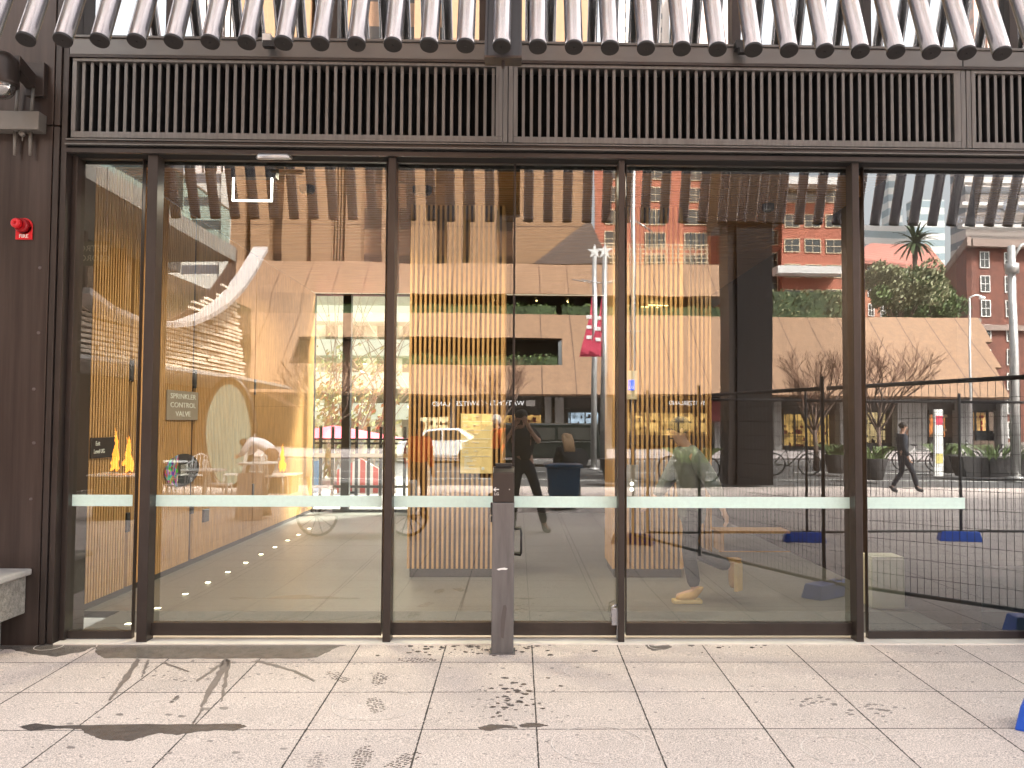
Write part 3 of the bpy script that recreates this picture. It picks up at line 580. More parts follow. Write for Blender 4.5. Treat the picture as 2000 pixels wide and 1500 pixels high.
b = MB(); b.box(pa.x-.02, pb.x+.02, 7.01, 7.1, at(492, 345, 7.0).z, CE-.002); b.build('housing', blk, hs)
b = MB(); zq = pa.z-.01; b.box(pa.x, pa.x+.012, 6.99, 7.005, pb.z, zq); b.box(pb.x-.012, pb.x, 6.99, 7.005, pb.z, zq); b.box(pa.x, pb.x, 6.99, 7.005, pb.z-.012, pb.z); b.build('lit_edge', em, hs)
# the lobby's lamps
for i, (x, y) in enumerate(((-1.8, 7.7), (.6, 7.7), (2.4, 8.4), (-2.0, 11.5), (.9, 12.5))):
    al = bpy.data.lights.new('downlight', 'AREA'); al.shape = 'DISK'; al.size = .5; al.energy = (15, 8, 9, 20, 3)[i]; al.color = (1, .87, .68); al.spread = R(150)
    ao = bpy.data.objects.new('downlight', al); ao.location = (x, y, CE-.06); COL.objects.link(ao)
# wash on the left timber wall
# floor lights in a row
fl = mat('floor_led', (.8, .75, .6), .4, var=0, emit=(1, .88, .6), es=4)
for i, (px, py) in enumerate(((251, 1213), (308, 1183), (362, 1156), (406, 1134), (445, 1114), (480, 1096), (510, 1080), (537, 1066), (562, 1053), (583, 1042), (604, 1030))):
    Y = CAMZ*F_PX/(py-825.); Y = 2633/(py-822); p = at(px, py, Y); lab = ['first', 'second', 'third', 'fourth', 'fifth', 'sixth', 'seventh', 'eighth', 'ninth', 'tenth', 'eleventh'][i]
    t = thing('floor_light', f'{lab} small lit floor light from the doors in the row beside the timber wall', 'floor light', (p.x, Y, .003), 'floor lights beside the timber wall')
    b = MB(); b.box(p.x-.025, p.x+.025, Y-.025, Y+.025, .003, .007); b.build('bezel', alu, t)
    b = MB(); b.box(p.x-.02, p.x+.02, Y-.02, Y+.02, .0075, .009); b.build('lens', fl, t)
# timber seat rails on the right of the lobby
ts = thing('timber_bench', 'low timber bench rails beside the right slatted pillar', 'bench', (X_(1500, 10.6), 10.6, 0))
za = at(1500, 1037, 10.6).z; zb2 = at(1500, 1076, 10.6).z; xa_, xb_ = X_(1400, 10.6), X_(1620, 10.6)
b = MB(); b.box(xa_, xb_, 10.5, 10.9, za-.02, za+.01); b.build('seat', oak, ts, .004)
b = MB(); b.box(xa_, xb_, 10.5, 10.53, zb2-.01, zb2+.01); b.build('lower_rail', oak, ts)
for x in (xa_+.02, xb_-.06): b = MB(); b.box(x, x+.04, 10.5, 10.88, .005, za-.02); b.build('leg', oak, ts)
# round artwork on the left wall
d = ray(358, 918); t_ = (WL+.02)/d.x; c = CAMP+d*t_
ra = thing('round_plaque', 'round dark plaque with a colourful patterned left part on the timber wall', 'plaque', (c.x, c.y, c.z-.2))
pat = mat('pattern_print', (.3, .2, .3), .5, var=0); n, L, bb_ = nodes_of(pat)
vo = n.new('ShaderNodeTexVoronoi'); vo.inputs['Scale'].default_value = 26; tc = n.new('ShaderNodeTexCoord'); L.new(tc.outputs['Object'], vo.inputs[0])
hs_ = n.new('ShaderNodeHueSaturation'); hs_.inputs['Saturation'].default_value = 1.3; hs_.inputs['Value'].default_value = .6; L.new(vo.outputs['Color'], hs_.inputs['Color']); L.new(hs_.outputs[0], bb_.inputs['Base Color'])
RY, RZ = .46, .168
def disc(y0, y1, dx, m, nm):
    b = MB(); pts = []
    for i in range(61):
        a = 2*math.pi*i/60; y = RY*math.cos(a); pts.append((WL+dx, c.y+min(max(y, y0), y1), c.z+RZ*math.sin(a)))
    b.slab(pts[:-1], (-.006, 0, 0)); return b.build(nm, m, ra)
disc(-RY, -.13, .016, pat, 'patterned_print'); disc(-.13, RY, .016, blk, 'dark_panel')
b = MB(); random.seed(5)
for i in range(9): z = c.z+.05-.013*i; b.box(WL+.016, WL+.018, c.y-.06, c.y+.05+random.random()*.12, z, z+.004)
b.build('small_print', sign_w, ra)
# ================================================================== behind the lobby: terrace building
cream = mat('cream_render', (.88, .86, .74), .7, var=.06); glz = mat('dark_glazing', (.05, .05, .045), .1, var=.2, vs=2, spec=.8); tan_in = mat('warm_interior', (.55, .48, .38), .7)
tb = thing('terrace_building', 'cream building with balcony bands seen through the rear lobby windows', 'building', (-7, 34, 0))
b = MB(); b.box(-30, 12, 34, 40, 0, 16); b.build('wall', tan_in, tb)
for py in (612, 678, 742, 802): z = Z_(py, 32.5); b = MB(); b.box(-30, 12, 32.5, 34, z-.35, z+.25); b.build('balcony_band', cream, tb)
for i in range(20):
    x = -16+i*1.0
    for z in (.2, 3.4, 6.9): b = MB(); b.box(x, x+.5, 33.9, 33.99, z, z+2.2); b.build('window', mat('warm_window', (.5, .4, .25), .4, var=.6, vs=.7, emit=(1, .88, .68), es=.3), tb)
setting((lambda bb: (bb.add([(-60, YB+.25, -.01), (60, YB+.25, -.01), (60, 80, -.01), (-60, 80, -.01)], [(0, 1, 2, 3)]), bb.build('terrace_ground', plaza))[1])(MB()))
# ================================================================== THE STREET BEHIND THE VIEWER (seen mirrored in the glass)
def V(px, py, Z): return mir(px, py, Z)
def VX(px, Z): return at(px, 825, Z).x
def VZ(py, Z): return at(1000, py, Z).z
def VY(Z): return 2*G-Z
precast = stripes('brown_precast', (.235, .138, .08), (.08, .042, .026), 0, 1.95, .032, .75, 0., .2)
precastt = stripes('brown_precast_tower', (.28, .165, .09), (.09, .05, .032), 2, 3.4, .02, .75, 0., .10)
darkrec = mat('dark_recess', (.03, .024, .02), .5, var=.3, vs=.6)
leafm = mat('hedge_leaf', (.075, .11, .03), .6, var=.5, vs=1.5); leafd = mat('leaf_dark', (.04, .065, .02), .6, var=.5, vs=1.2)
leafy = mat('leaf_pale', (.17, .17, .085), .6, var=.4, vs=1.2)
def leaves(b, fn, n, s, up=.3):
    for _ in range(n):
        c = Vector(fn()); a = Vector((random.gauss(0, 1), random.gauss(0, 1), random.gauss(0, .6))).normalized(); q = a.orthogonal().normalized(); w = a.cross(q)
        k = s*random.uniform(.6, 1.4); b.add([c-q*k, c+w*k*.45, c+q*k, c-w*k*.45], [(0, 1, 2, 3)])
def hedge(xa, xb, y, z0, z1, label, d=.5, n=900, m=leafm, s=.12):
    r = thing('hedge', label, 'hedge', ((xa+xb)/2, y, z0), 'hedges on the brown podium')
    b = MB(); b.box(xa, xb, y-d*.35, y+d*.35, z0, z1-.12); b.build('stems', leafd, r)
    b = MB(); leaves(b, lambda: (random.uniform(xa, xb), y+random.uniform(-d, d)*.5, random.uniform(z0, z1)*1.0+.05*random.gauss(0, 1)), n, s); b.build('foliage', m, r, fix=False)
# ---- brown podium and tower
PB = thing('brown_podium_building', 'brown precast building with sloping podium bands, shopfronts and a finned tower', 'building', (0, VY(52), ZP))
def slope(name, pxa, pxb, Za, za, Zb, zb, m=precast, pxb_top=None, pxa_top=None, th=.35):
    a = VX(pxa, Za); b_ = VX(pxb, Za); at_ = VX(pxa_top or pxa, Zb) if pxa_top else a; bt = VX(pxb_top, Zb) if pxb_top else b_
    b = MB(); b.slab([(a, VY(Za), za), (b_, VY(Za), za), (bt, VY(Zb), zb), (at_, VY(Zb), zb)], (0, -th, -th*.3)); return b.build(name, m, PB)
z1, Z1 = VZ(770, 50), 50.
zt_, Zt_ = 8.63, 56.5
def onsl(z): return Z1+(z-z1)/.84
def zpy(py):   # z on the slope for an image height
    k = (825-py)/F_PX; return (CAMZ+k*(Z1-z1/.84))/(1-k/.84)
za, zb, zc = zpy(712), zpy(660), zpy(613)
slope('sloping_band', 430, 1975, Z1, z1, onsl(za), za, pxb_top=1945)
slope('sloping_band', 1096, 1958, onsl(za), za, onsl(zb), zb, pxb_top=1926, pxa_top=1096)
slope('sloping_band', 430, 1940, onsl(zb), zb, onsl(zc), zc, pxb_top=1912)
slope('sloping_band', 430, 562, onsl(za), za, onsl(zb), zb)
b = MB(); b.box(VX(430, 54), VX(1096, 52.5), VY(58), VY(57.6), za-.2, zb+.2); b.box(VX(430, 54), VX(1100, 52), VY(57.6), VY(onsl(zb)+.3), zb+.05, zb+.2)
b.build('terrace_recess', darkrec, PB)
hedge(VX(640, 54), VX(1085, 53.5), VY(onsl(za)+.55), za-.1, VZ(694, 53), 'clipped hedge in the long opening of the brown podium', n=1500)
zu0 = VZ(575, 57); ZU = 57.; ZU2 = 60.; zu1 = VZ(515, 60)
slope('upper_sloping_band', 430, 1424, ZU, zu0, ZU2, zu1, pxb_top=1420)
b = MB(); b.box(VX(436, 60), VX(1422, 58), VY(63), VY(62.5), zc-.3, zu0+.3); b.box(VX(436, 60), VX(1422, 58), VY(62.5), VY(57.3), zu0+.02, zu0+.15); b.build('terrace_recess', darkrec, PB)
b = MB(); b.box(VX(436, 60), VX(1912, 57), VY(63), VY(56.6), zc-.4, zc-.05); b.build('terrace_deck', concrete, PB)
hedge(VX(600, 58), VX(1084, 58), VY(57.3), zc-.1, VZ(597, 57.5), 'long clipped hedge along the upper podium terrace, left stretch', n=1500)
hedge(VX(1096, 58), VX(1420, 58), VY(57.3), zc-.1, VZ(596, 57.5), 'clipped hedge on the upper podium terrace behind the flagpoles', n=1200)
hedge(VX(1500, 58), VX(1670, 58), VY(57.8), zc-.1, VZ(565, 58), 'loose pale shrubs on the open podium roof beneath the red building', n=1500, m=leafy, s=.14, d=1.4)
lamp_w = mat('warm_lamp', (.9, .7, .4), .5, var=0, emit=(1, .75, .3), es=6)
for i, (px, py) in enumerate(((955, 580), (965, 585), (1048, 588), (1110, 590), (965, 600), (1130, 583))):
    p = V(px, py, 60); b = MB(); b.ball(p, .07, .07, .07, 8); b.build('terrace_lamp', lamp_w, PB)
for k in range(6): p = V(1270+(k % 2)*14, 584+k*4, 61); b = MB(); b.box(p.x-.7, p.x+.8, p.y, p.y+.1, p.z-.03, p.z+.03); b.build('terrace_lamp', lamp_w, PB)
slope('sloping_band', 430, 604, onsl(zc), zc, ZU, zu0, pxb_top=612)
# tower
def tower_part(name, pa, pb, Z, zlo, zhi, m=precastt, dep=4.):
    b = MB(); b.box(VX(pa, Z), VX(pb, Z), VY(Z+dep), VY(Z), zlo, zhi); return b.build(name, m, PB)
TZ = 62.; tz0, tz1 = zu1-.3, 52.
for pa, pb in ((442, 470), (482, 520), (545, 590), (600, 640), (668, 700), (742, 760), (800, 846), (868, 900), (914, 966), (1000, 1096), (1096, 1152)): tower_part('tower_pier', pa, pb, TZ, tz0, tz1)
b = MB(); b.box(VX(446, TZ+1.4), VX(1150, TZ+1.4), VY(TZ+5), VY(TZ+1.4), tz0, tz1-1); b.build('tower_core', stripes('tower_bands', (.30, .18, .11), (.05, .04, .035), 2, 3.4, .45, .4, 0., .1), PB)
for k in range(4): tower_part('tower_fin', 642+k*6, 644+k*6, TZ+.2, tz0, tz1, dep=1.2)
b = MB(); A = V(1151, 430, TZ-.1); B = V(1042, 514, TZ-.1); C_ = V(1190, 514, TZ-.1); b.slab([A, B, C_], (0, -.5, 0)); b.build('dark_triangle', mat('dark_stone', (.12, .09, .075), .8), PB)  # dark triangular slab in front of the tower piers
# ground floor shopfronts
SZ = 52.; zf0, zf1 = VZ(796, SZ), z1+.02
b = MB(); b.box(VX(300, SZ), VX(1965, SZ), VY(SZ+.3), VY(SZ-1.2), z1-.12, z1+.1); b.build('soffit_edge', blk, PB)
b = MB(); b.box(VX(300, SZ+.5), VX(1965, SZ+.5), VY(SZ+5), VY(SZ+.5), zf0, z1); b.build('shop_fascia', mat('shop_fascia', (.04, .032, .03), .5), PB)
b = MB(); b.box(VX(300, SZ+3), VX(1965, SZ+3), VY(SZ+5), VY(SZ+3), ZP, zf0-.01); b.build('shop_back', mat('shop_back', (.10, .065, .045), .7), PB)
stonep = mat('grey_pier', (.25, .24, .23), .6)
for pa, pb in ((700, 712), (880, 890), (1064, 1076), (1083, 1100), (1178, 1196), (1395, 1418), (1512, 1528), (1640, 1655), (1755, 1810), (1872, 1900), (1955, 1968)):
    b = MB(); b.box(VX(pa, SZ), VX(pb, SZ), VY(SZ+.8), VY(SZ), ZP, z1-.13); b.build('shop_pier', stonep, PB)
def shop(pa, pb, pya, pyb, col, es, bars, seed, label):
    random.seed(seed); xa, xb = VX(pa, SZ+1), VX(pb, SZ+1); z0, z1_ = VZ(pyb, SZ+1), VZ(pya, SZ+1)
    m = mat(f'lit_shop_{seed}', col, .6, var=.5, vs=1.6, emit=col, es=es*1.5)
    b = MB(); b.box(xa, xb, VY(SZ+2.6), VY(SZ+2.5), z0, z1_); w = b.build('shop_window', m, PB)
    b = MB(); 
    for i in range(bars+1): x = xa+(xb-xa)*i/bars; b.box(x-.04, x+.04, VY(SZ+1.05), VY(SZ+.95), z0-.3, z1_)
    b.box(xa, xb, VY(SZ+1.1), VY(SZ+.9), z0-.6, z0); b.box(xa, xb, VY(SZ+1.1), VY(SZ+.9), z1_, zf0); b.build('shop_frame', blk, w)
    b = MB()
    for i in range(int((xb-xa)*9)):
        x = random.uniform(xa+.1, xb-.2); z = z0+random.choice((0, .35, .8, 1.2)); h = random.uniform(.06, .3); y = VY(SZ+2.2); b.box(x, x+random.uniform(.05, .3), y, y+.05, z, min(z+h, z1_))
    b.build('goods', mat(f'goods_{seed % 3}', [(.35, .02, .02), (.05, .03, .03), (.75, .6, .4)][seed % 3], .5), w)
shop(812, 878, 815, 870, (.9, .75, .45), 1.6, 3, 2, ''); shop(902, 1058, 810, 850, (.85, .5, .16), .9, 4, 3, ''); shop(1112, 1174, 805, 842, (.55, .7, .85), 1.3, 2, 4, '')
shop(1225, 1390, 805, 850, (.85, .55, .2), 1.0, 5, 5, ''); shop(1530, 1636, 805, 870, (.7, .45, .14), .9, 5, 6, ''); shop(1660, 1750, 800, 862, (.8, .6, .3), .8, 3, 7, '')
shop(1812, 1868, 805, 850, (.9, .32, .1), .9, 2, 8, ''); shop(1905, 1950, 800, 838, (.5, .3, .1), .5, 2, 9, ''); shop(1420, 1440, 820, 880, (.9, .95, .9), 1.6, 1, 10, '')
random.seed(11)
wl = mat('lit_letters', (.85, .85, .83), .5, var=0, emit=(1, 1, 1), es=1.3)
p = V(932, 788, SZ-.2); text('shop_sign_text', 'WATCHES of SWITZERLAND', (p.x, VY(SZ+.4), p.z), .42, wl, PB, u=(-1, 0, 0), sx=1.04)
p = V(1345, 788, SZ-.2); text('shop_sign_text', 'SWITZERLAND', (p.x, VY(SZ+.4), p.z), .32, wl, PB, u=(-1, 0, 0))
p = V(1037, 788, SZ-.2); b = MB(); b.box(p.x-.27, p.x+.27, VY(SZ+.45), VY(SZ+.38), p.z-.18, p.z+.18); b.build('shop_logo_box', sign_w, PB)
b = MB(); p = V(1422, 803, SZ-1); b.box(p.x-1.0, p.x+1.2, VY(SZ), VY(SZ-1.), p.z-.6, p.z+.6); b.build('awning', mat('dark_red_awning', (.16, .03, .03), .7), PB)
# ---- windowed facades
def facade(root, p0, p1, z0, z1, nx, nz, ww, wh, wm, fm, pm_, th=.5, mx=.0, sill=False, skip=None, mull_=1, start=0.5):
    p0 = Vector(p0); p1 = Vector(p1); u = (p1-p0); Lh = u.length; u.normalize(); n = Vector((-u.y, u.x, 0))
    if n.y < 0: n = -n
    b = MB(); b.slab([p0+Vector((0, 0, z0)), p1+Vector((0, 0, z0)), p1+Vector((0, 0, z1)), p0+Vector((0, 0, z1))], -n*th); b.build('wall', wm, root)
    for i in range(nx):
        for j in range(nz):
            if skip and skip(i, j): continue
            c = p0+u*(Lh*(i+start)/nx)+Vector((0, 0, z0+(z1-z0)*(j+.5)/nz)); b = MB(); b.k = 0
            b.obox(c+n*.03, u*ww/2, n*.03, Vector((0, 0, wh/2))); b.k = 1; fw = .09
            for s in (-1, 1): b.obox(c+u*s*ww/2+n*.05, u*fw/2, n*.06, Vector((0, 0, wh/2+fw/2))); b.obox(c+Vector((0, 0, s*wh/2))+n*.05, u*(ww/2-fw/2), n*.06, Vector((0, 0, fw/2)))
            for q in range(mull_): b.obox(c+u*ww*((q+1)/(mull_+1)-.5)+n*.05, u*.03, n*.035, Vector((0, 0, wh/2-fw/2)))
            b.obox(c+n*.05, u*(ww/2-fw/2), n*.03, Vector((0, 0, .03)))
            b.build('window', [pm_, fm], root)
redm = mat('red_render', (.38, .125, .078), .8, var=.14, vs=.5); creamf = mat('cream_frame', (.62, .5, .34), .6); 
rb = thing('red_building', 'tall salmon red building with cream framed windows and balconies', 'building', (VX(1400, 112), VY(112), ZP))
facade(rb, (VX(1160, 110), VY(110), 0), (VX(1400, 110), VY(110), 0), 0, 44, 3, 15, 2.7, 1.9, redm, creamf, glz)
facade(rb, (VX(1400, 110), VY(110), 0), (VX(1418, 107), VY(107), 0), 0, 44, 1, 15, .3, 1.7, redm, creamf, glz, skip=lambda i, j: True)
facade(rb, (VX(1418, 108), VY(108), 0), (VX(1530, 108), VY(108), 0), 0, 44, 2, 15, 2.4, 1.9, redm, creamf, glz)
facade(rb, (VX(1530, 106), VY(106), 0), (VX(1652, 106), VY(106), 0), 0, VZ(352, 106), 3, 10, 1.9, 1.6, redm, creamf, glz)
b = MB(); 
for k in range(5): z = VZ(512-k*9, 108); b.box(VX(1150, 108), VX(1385, 108), VY(108), VY(107.9), z, z+.12)
for k in range(22): x = VX(1150+k*11, 108); b.box(x, x+.1, VY(108), VY(107.9), VZ(514, 108), VZ(478, 108))
b.build('pergola', creamf, rb)
for a_, c_, py in ((1520, 1645, 522), (1530, 1640, 612), (1536, 1648, 345)): z = VZ(py, 104); b = MB(); b.box(VX(a_, 104), VX(c_, 104), VY(106), VY(103.5), z-.5, z+.4); b.build('balcony', mat('balcony_white', (.6, .58, .56), .6), rb)
brick = mat('red_brown_brick', (.17, .065, .045), .85, var=.3, vs=1.2); sashm = mat('sash_white', (.75, .73, .7), .5)
br = thing('brick_warehouse', 'dark brick warehouse building with white sash windows and a deep cornice', 'building', (VX(1950, 97), VY(97), ZP))
zc0, zc1 = 0, VZ(476, 95)
facade(br, (VX(1902, 95), VY(95), 0), (VX(2250, 95), VY(95), 0), VZ(860, 95), zc1, 7, 8, 1.0, 1.75, brick, sashm, glz)
facade(br, (VX(1902, 95), VY(95), 0), (VX(1838, 132), VY(132), 0), VZ(860, 95), zc1+1.3, 7, 8, 1.0, 1.75, brick, sashm, glz)
b = MB(); b.box(VX(1896, 95), VX(2250, 95), VY(96), VY(94), zc1, zc1+.9); b.box(VX(1900, 95), VX(2250, 95), VY(95.2), VY(94.6), VZ(633, 95)-.3, VZ(633, 95)+.3); b.build('cornice', mat('cornice_stone', (.27, .2, .17), .8), br)
bm_ = MB(); a_ = Vector((VX(1902, 94), VY(94), zc1)); c_ = Vector((VX(1836, 132), VY(132), zc1+1.4)); bm_.slab([a_, c_, c_+Vector((0, 0, 1.1)), a_+Vector((0, 0, 1.))], (-.6, .3, 0)); bm_.build('cornice', MATS['cornice_stone'], br)
b2 = thing('brick_house', 'brick house with red tiled hip roof behind the green tree', 'building', (VX(1750, 135), VY(135), ZP))
facade(b2, (VX(1665, 130), VY(130), 0), (VX(1850, 138), VY(138), 0), 0, VZ(502, 130), 8, 9, 1.1, 1.8, mat('orange_brick', (.32, .13, .075), .85, var=.25, vs=1), sashm, glz)
roofm = stripes('roof_tile', (.34, .12, .09), (.2, .07, .05), 2, .5, .3, .7, 0., .15)
b = MB(); z = VZ(502, 130); A = [(VX(1655, 128), VY(128), z), (VX(1855, 136), VY(136), z), (VX(1855, 150), VY(152), z), (VX(1655, 150), VY(150), z)]; r1 = (VX(1705, 139), VY(139), VZ(468, 139)); r2 = (VX(1815, 143), VY(143), VZ(468, 143))
b.add(A+[r1, r2], [(0, 1, 5, 4), (1, 2, 5), (2, 3, 4, 5), (3, 0, 4)]); b.slab(A, (0, 0, -.6)); b.build('roof', roofm, b2)
wt = thing('white_tower', 'pale white and glass office tower with banded floors', 'building', (VX(1740, 200), VY(200), ZP))
wband = stripes('white_bands', (.72, .72, .7), (.30, .38, .42), 2, 3.3, .5, .4, 0., .05)
def blockb(name, pa, pb, Z, ptop, m, root, dep=4): b = MB(); b.box(VX(pa, Z), VX(pb, Z), VY(Z+dep), VY(Z), 0, VZ(ptop, Z)); return b.build(name, m, root)
blockb('tower_body', 1655, 1775, 200, 432, wband, wt); blockb('tower_top', 1742, 1768, 205, 290, wband, wt); blockb('tower_wing', 1790, 1850, 210, 380, wband, wt)
gt = thing('glass_tower', 'pink grey banded tower carrying large dark letters behind the brick warehouse', 'building', (VX(1930, 160), VY(160), ZP))
pk = stripes('pink_bands', (.50, .44, .41), (.16, .17, .19), 2, 3.4, .42, .4, 0., .08)
blockb('tower_body', 1892, 2120, 165, 290, pk, gt, 6); 
for k in range(9): b = MB(); z = 14+k*4.2; b.box(VX(1886, 162), VX(2120, 162), VY(164), VY(162), z, z+.6); b.build('floor_slab', mat('balcony_white', (.6, .58, .56), .6), gt)
lt = mat('grey_letters', (.16, .17, .2), .5)
text('tower_letters', 'to', V(1985, 396, 158.8), 6, lt, gt, u=(-1, 0, 0)); text('tower_letters', 'a', V(1948, 415, 158.8), 5, lt, gt, u=(-1, 0, 0)); text('tower_letters', 'Austra', V(1905, 425, 158.8), 2.6, lt, gt, u=(-1, 0, 0))
# towers that only the upper windows mirror
for i, (pa, pb, ptop, Z, cc_, dk_, lb) in enumerate(((380, 470, -300, 170, (.6, .5, .46), (.2, .16, .15), 'pale pink tower mirrored high above the left door'), (1178, 1300, -200, 190, (.62, .56, .52), (.2, .2, .22), 'cream tower with small windows mirrored above the middle doors'), (1325, 1420, -60, 185, (.6, .45, .42), (.2, .2, .22), 'pink tower with white windows mirrored above the right door'), (1925, 2100, -250, 175, (.5, .33, .27), (.3, .25, .22), 'salmon tower at the far right of the upper windows'), (-260, 436, 345, 120, (.5, .47, .42), (.1, .1, .11), 'low grey tower beyond the left pavilion'))):
    t = thing('high_rise', lb, 'building', (VX((pa+pb)/2, Z), VY(Z), ZP), 'distant towers over the street')
    m = mat(f'tower_wall_{i}', cc_, .6, var=.06); z1_ = VZ(ptop, Z); nz = max(4, min(11, int((z1_-20)/6)))
    b = MB(); b.box(VX(pa, Z), VX(pb, Z), VY(Z+6), VY(Z), 0, z1_); b.build('wall', stripes(f'tower_floors_{i}', cc_, dk_, 2, 3.2, .4, .4, 0., .06), t)
    n_ = 7
    b = MB()
    for k in range(n_+1): x = VX(pa, Z)+(VX(pb, Z)-VX(pa, Z))*k/n_; b.box(x-.8, x+.8, VY(Z), VY(Z-.4), 0, z1_)
    b.build('pilasters', m, t)
# ---- pavilion with woven timber shell at the left, its wall runs away along X = -8
PX = -8.0
def ZatX(px): return abs(PX)*F_PX/(VPX-px)
pv = thing('timber_shell_pavilion', 'pavilion wrapped in woven pale timber strips with a curved white rim and canopy', 'pavilion', (PX, VY(21), ZP))
strip_m = mat('pale_strip', (.85, .68, .55), .6, var=.3, vs=3); rimm = mat('rim_white', (.5, .45, .43), .5)
rim = [(120, 575), (170, 610), (230, 632), (290, 640), (335, 636), (370, 622), (405, 600), (435, 572), (462, 535), (486, 492)]
rimp = []
for px, py in rim: Zq = ZatX(px); rimp.append((Zq, VZ(py, Zq)))
def topz(Z):
    if Z <= rimp[0][0]: return rimp[0][1]
    for (a, za_), (c, zc_) in zip(rimp, rimp[1:]):
        if a <= Z <= c: return za_+(zc_-za_)*(Z-a)/(c-a)
    return -1
z = 2.78; b = MB(); random.seed(4)
while z < 6.3:
    Zq = 13.0
    while Zq < 25.4:
        Ln = random.uniform(1.2, 3.6); e_ = min(Zq+Ln, 25.0+.5*math.sin(z*.9))
        if e_ > Zq and topz((Zq+e_)/2) > z+.04:
            xo = PX+random.choice((0, .03, .07, .11)); b.box(xo, xo+.07, VY(e_), VY(Zq), z, z+.058)
        Zq += Ln
    z += .098
b.build('woven_strips', strip_m, pv)
b = MB(); b.slab([(PX-.35, VY(13), 2.7), (PX-.35, VY(25.2), 2.7)]+[(PX-.35, VY(a), c-.05) for a, c in reversed(rimp)], (-.05, 0, 0)); b.build('shell_back', mat('shell_dark', (.10, .06, .045), .8), pv)
b = MB(); P = [Vector((PX+.32, VY(a), c)) for a, c in rimp]
for a, c in zip(P, P[1:]): d = (c-a).normalized(); n = Vector((1, 0, 0)).cross(d).normalized(); b.obox((a+c)/2, (c-a)*.52, Vector((.22, 0, 0)), n*.055)
b.build('shell_rim', rimm, pv)
b = MB(); b.slab([(PX-3, VY(12), 2.62), (PX+.2, VY(12), 2.62), (PX+.9, VY(22), 2.62), (PX+.3, VY(30), 2.62), (PX-3, VY(30), 2.62)], (0, 0, .08)); b.build('canopy', mat('canopy_grey', (.42, .40, .38), .6), pv)
ptile = mat('pavilion_wall', (.12, .075, .05), .7); b = MB(); b.box(PX-2.2, PX-2, VY(32), VY(11), ZP, 2.6); b.build('inner_wall', ptile, pv)
b = MB(); c = V(448, 850, 21.5); pts = []
for i in range(40): a = 2*math.pi*i/40; pts.append((c.x+.62*math.cos(a), c.y, 1.25+1.33*math.sin(a)))
b.slab(pts, (0, -.08, 0)); b.build('oval_window', mat('oval_glass', (.20, .28, .24), .15, var=.15, vs=1.5), pv)
b = MB(); b.tube([Vector(p)+Vector((0, .02, 0)) for p in pts]+[Vector(pts[0])+Vector((0, .02, 0))], .06, 8); b.build('oval_frame', blk, pv)
for k, (px, lb_2) in enumerate(((235, 'flaming patio heater behind the leftmost pane'), (550, 'small flaming patio heater left of the rear windows'))):
    Zq = (14.5, 20)[k]; c = V(px, 925, Zq); h = thing('patio_heater', lb_2, 'patio heater', (c.x, c.y, ZP), 'patio heaters by the pavilion')
    b = MB(); b.box(c.x-.3, c.x+.3, c.y-.3, c.y+.3, ZP, c.z-.03); b.build('base', blk, h, .01)
    b = MB(); b.box(c.x-.38, c.x+.38, c.y-.35, c.y+.35, c.z-.03, c.z); b.build('table_top', white, h, .005)
    fm = mat('flame', (.9, .3, .02), .5, var=0, emit=(1, .30, .03), es=3.2)
    random.seed(40+k)
    for q in range(2 if k == 0 else 1):
        b = MB(); dx = (-.08+.2*q) if k == 0 else 0
        for s in range(9):
            ox = random.gauss(0, .035); hh = random.uniform(.2, .62); z0 = random.uniform(0, .12); ph = random.uniform(0, 6)
            b.tube([(c.x+dx+ox*(1-i/9)+.018*math.sin(i*1.3+ph), c.y+random.gauss(0, .02), c.z+.02+z0+hh*i/7) for i in range(8)], [.012, .026, .03, .026, .02, .014, .008, .002], 6)
        b.build('flame', fm, h)
def table(x, y, lb, zt_2=.74):
    t = thing('cafe_table', lb, 'table', (x, y, ZP), 'cafe tables by the pavilion')
    b = MB(); b.lathe((x, y, ZP+zt_2-.03), [(.4, 0), (.4, .03)], 24); b.build('table_top', white, t)
    b = MB(); b.tube([(x, y, ZP), (x, y, ZP+zt_2-.03)], .025, 10); b.lathe((x, y, ZP), [(.22, 0), (.22, .015), (.03, .04)], 20); b.build('stand', alu, t)
def cafe_chair(x, y, rz, lb):
    t = thing('cafe_chair', lb, 'chair', (x, y, ZP), 'white cafe chairs'); c_, s_ = math.cos(rz), math.sin(rz)
    def q(u, v, z): return Vector((x+u*c_-v*s_, y+u*s_+v*c_, ZP+z))
    b = MB(); b.obox(q(0, 0, .45), q(.21, 0, 0)-q(0, 0, 0), q(0, .21, 0)-q(0, 0, 0), Vector((0, 0, .015))); b.build('seat', white, t, .01)
    b = MB(); b.tube([q(-.2, -.2, .45), q(-.2, -.25, .85), q(0, -.28, .9), q(.2, -.25, .85), q(.2, -.2, .45)], .014, 8)
    for k in (-.1, 0, .1): b.tube([q(k, -.2, .45), q(k, -.27, .88)], .008, 6)
    b.build('backrest', white, t)
    for u, v in ((-.19, -.19), (.19, -.19), (-.19, .19), (.19, .19)): b = MB(); b.tube([q(u, v, .44), q(u*1.15, v*1.15, 0)], .013, 8); b.build('leg', alu, t)
for i, (px, Zq, lb) in enumerate(((400, 16, 'round white cafe table nearest the leftmost mullion'), (505, 18.5, 'round white cafe table beside the bending waiter'), (330, 19, 'round white cafe table deep under the canopy'))): table(VX(px, Zq), VY(Zq), lb)
for px, Zq, rz, lb in ((350, 16, 1.6, 'white cafe chair left of the nearest cafe table'), (430, 16.3, 4.6, 'white cafe chair right of the nearest cafe table'), (540, 18.7, 4.7, 'white cafe chair right of the table beside the waiter'), (375, 19, 2., 'white cafe chair under the canopy'), (460, 19.4, 1.4, 'white cafe chair between the waiter and the oval window')): cafe_chair(VX(px, Zq), VY(Zq), rz, lb)
